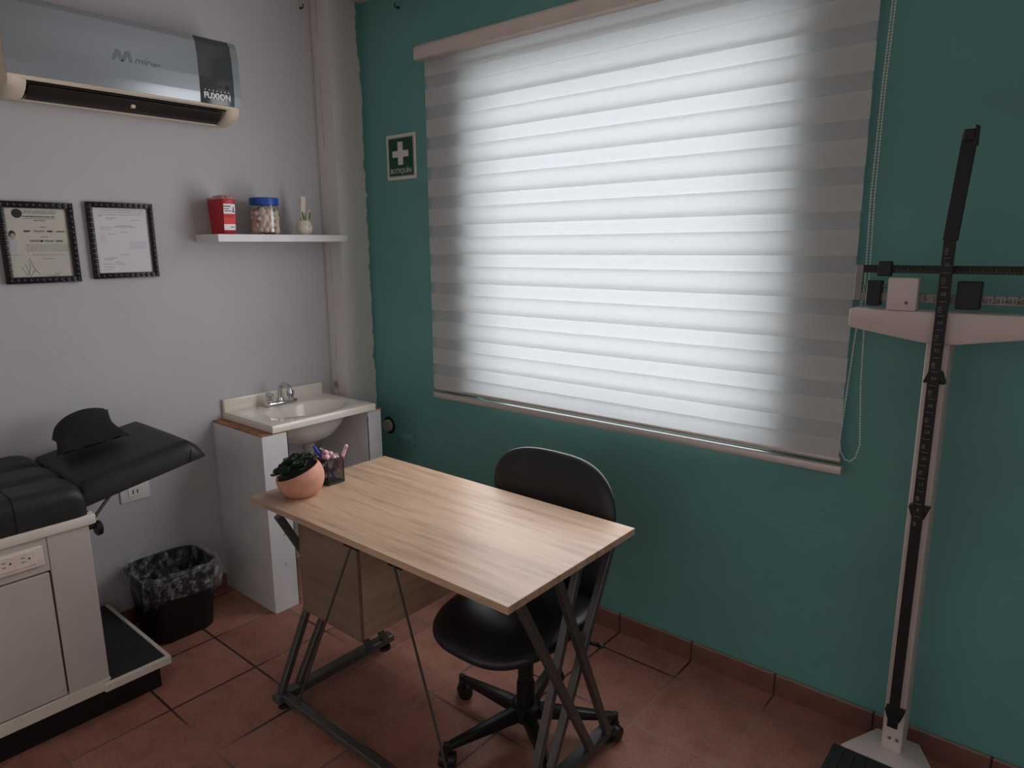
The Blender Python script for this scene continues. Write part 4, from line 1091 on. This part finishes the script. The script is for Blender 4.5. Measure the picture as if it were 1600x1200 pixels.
for k in range(5):
    a = math.radians(36+72*k); dv = Vector((math.cos(a), math.sin(a), 0)); e = HC+dv*.298+Vector((0, 0, .080)); s0 = HC+dv*.035+Vector((0, 0, .098))
    b = MB(); up = Vector((0, 0, 1)); sd = dv.cross(up)
    A = [s0+sd*w_+up*h_ for w_, h_ in ((-.024, -.026), (.024, -.026), (.018, .018), (-.018, .018))]
    B = [e+sd*w_+up*h_ for w_, h_ in ((-.013, -.010), (.013, -.010), (.011, .010), (-.011, .010))]
    VA = [b.b.verts.new(p) for p in A]; VB = [b.b.verts.new(p) for p in B]
    for i in range(4): b.b.faces.new((VA[i], VA[(i+1) % 4], VB[(i+1) % 4], VB[i]))
    b.b.faces.new(VA); b.b.faces.new(VB)
    b._fin(VA+VB, .004, 2, None)
    b.cyl(e+Vector((0, 0, -.034)), e+Vector((0, 0, .012)), .011, n=14)
    ln = b.build('base_arm', M['black_plastic'], t)
    b = MB(); cdir = Vector((math.cos(a+.9), math.sin(a+.9), 0)); off = cdir.cross(up)*.0; cc = Vector((e.x, e.y, .029)) - cdir*.010
    nd = cdir.cross(up)
    for sg in (-1, 1):
        b.cyl(cc+nd*sg*.005, cc+nd*sg*.026, .029, .024, 22)
    b.box(-.013, .013, -.006, .006, -.006, .030, .003, 1, Matrix.Translation(cc) @ cdir.to_track_quat('X', 'Z').to_matrix().to_4x4())
    b.build('caster', M['black_plastic'], ln)

# ------------------------------------------------------------ physician scale
t = thing('physician_scale', 'cream upright beam scale with black height rod in front of the teal wall', 'medical scale', (2.77, -.3, 0))
px0, px1, py0, py1 = 2.735, 2.790, -.208, -.105
b = MB().box(px0, px1, py0, py1, .105, 1.36, .006, 3); post = b.build('post', M['cream_enamel'], t)
for xx in (2.757, 2.777): MB().cyl((xx, py0-.0025, .150), (xx, py0+.002, .150), .005, n=12).build('bolt', M['steel_brush'], post)
b = MB(); b.prism([(2.637, -.272), (2.905, -.272), (2.826, -.120), (2.708, -.120)], .060, .107, 'z', .004)
b.prism([(2.66, -.26), (2.88, -.26), (2.815, -.13), (2.72, -.13)], .012, .062, 'z', .002)
b.build('base_plate', M['cream_enamel'], t)
b = MB().box(2.618, 2.925, -.60, -.272, .018, .104, .006, 2)
for k in range(9): b.box(2.640+k*.031, 2.655+k*.031, -.585, -.285, .1035, .1060, .0008, 1)
for xx in (2.64, 2.90):
    for yy in (-.58, -.29): b.cyl((xx, yy, 0), (xx, yy, .02), .014, n=12)
b.build('platform', M['rubber_mat'], t)
# cross head
b = MB(); zt = 1.441
b.prism([(2.541, zt), (2.541, 1.388), (2.725, 1.357), (2.807, 1.357), (2.995, 1.388), (2.995, zt)], -.232, -.165, 'y', .006)
b.build('cross_head', M['cream_enamel'], t)
b = MB().box(2.634, 2.706, -.236, -.196, zt, 1.528, .003, 2); hs = b.build('fulcrum_housing', M['cream_enamel'], t)
b = MB().cyl((2.682, -.2375, 1.462), (2.682, -.235, 1.462), .0045, n=12); b.build('screw_head', M['steel'], hs)
# beams
b = MB().box(2.543, 2.985, -.206, -.200, 1.462, 1.487, .001, 1); bm_low = b.build('main_beam', M['scale_beam'], t)
b = MB()
for k, s in enumerate(['0', '20', '40', '60', '80', '100', '120', '140', '160']):
    x = 2.848+.0255*(k-5)
    if 2.785 < x < 2.838: continue
    if x > 2.97: break
    text_mb(b, s, (x, -.2066, 1.4675), (1, 0, 0), (0, 0, 1), .016, .0006, 'CENTER'); b.box(x-.0008, x+.0008, -.2066, -.2058, 1.480, 1.487)
b.build('beam_figures', M['print_black'], bm_low)
b = MB().box(2.551, 2.985, -.206, -.200, 1.540, 1.561, .001, 1); bm_up = b.build('upper_beam', M['black_matte'], t)
b = MB()
for k in range(60): b.box(2.645+.0056*k, 2.6458+.0056*k, -.2064, -.2058, 1.541, 1.541+(.012 if k % 5 == 0 else .006))
b.build('beam_figures', M['print_grey'], bm_up)
b = MB(); b.box(2.543, 2.563, -.207, -.199, 1.4625, 1.5615, .001, 1); b.build('beam_end_plate', M['scale_beam'], t)
MB().cyl((2.563, -.203, 1.503), (2.636, -.203, 1.503), .0035, n=10).build('balance_screw', M['scale_beam'], t)
MB().box(2.578, 2.614, -.221, -.186, 1.450, 1.519, .002, 1).build('balance_weight', M['black_plastic'], t)
MB().box(2.599, 2.634, -.214, -.192, 1.531, 1.572, .002, 1).build('small_poise', M['black_plastic'], t)
MB().box(2.792, 2.846, -.222, -.186, 1.450, 1.522, .002, 1).build('large_poise', M['black_plastic'], t)
# height rod, leaning very slightly
R0, R1, R2 = Vector((2.766, -.248, .215)), Vector((2.768, -.248, 1.625)), Vector((2.785, -.248, 1.885))
rod = MB().bar(R0, R1+(R1-R0).normalized()*.03, .027, .010, (0, 1, 0)).build('height_rod', M['black_matte'], t)
b = MB()
for k in range(41):
    z = .86+.0185*k; x = R0.x+(R1.x-R0.x)*(z-R0.z)/(R1.z-R0.z)
    if k % 2 == 0: text_mb(b, str(60+2*k), (x, -.2533, z-.003), (0, 0, 1), (-1, 0, 0), .0125, .0005, 'CENTER') if k % 4 == 0 else text_mb(b, str((2*k) % 100), (x, -.2533, z-.003), (1, 0, 0), (0, 0, 1), .0125, .0005, 'CENTER')
    else: b.box(x-.008, x+.008, -.2537, -.2530, z-.0006, z+.0006)
b.build('rod_figures', M['print_grey'], rod)
MB().bar(R1, R2, .033, .015, (0, 1, 0), .001).build('rod_sleeve', M['black_matte'], t)
b = MB(); b.box(2.772, 2.795, -.262, -.236, 1.866, 1.893, .001, 1); b.box(2.795, 2.801, -.262, -.222, 1.856, 1.901, .0008, 1); b.build('head_flap', M['black_matte'], t)
for zc, fl in ((1.268, 1), (.885, -1), (.245, -1)):
    b = MB(); x = R0.x+(R1.x-R0.x)*(zc-R0.z)/(R1.z-R0.z)
    b.prism([(x-.026, zc-.016*fl), (x+.026, zc-.016*fl), (x+.015, zc+.016*fl), (x-.015, zc+.016*fl)], -.242, -.2075, 'y', .002)
    b.build('rod_clamp', M['black_plastic'], t)
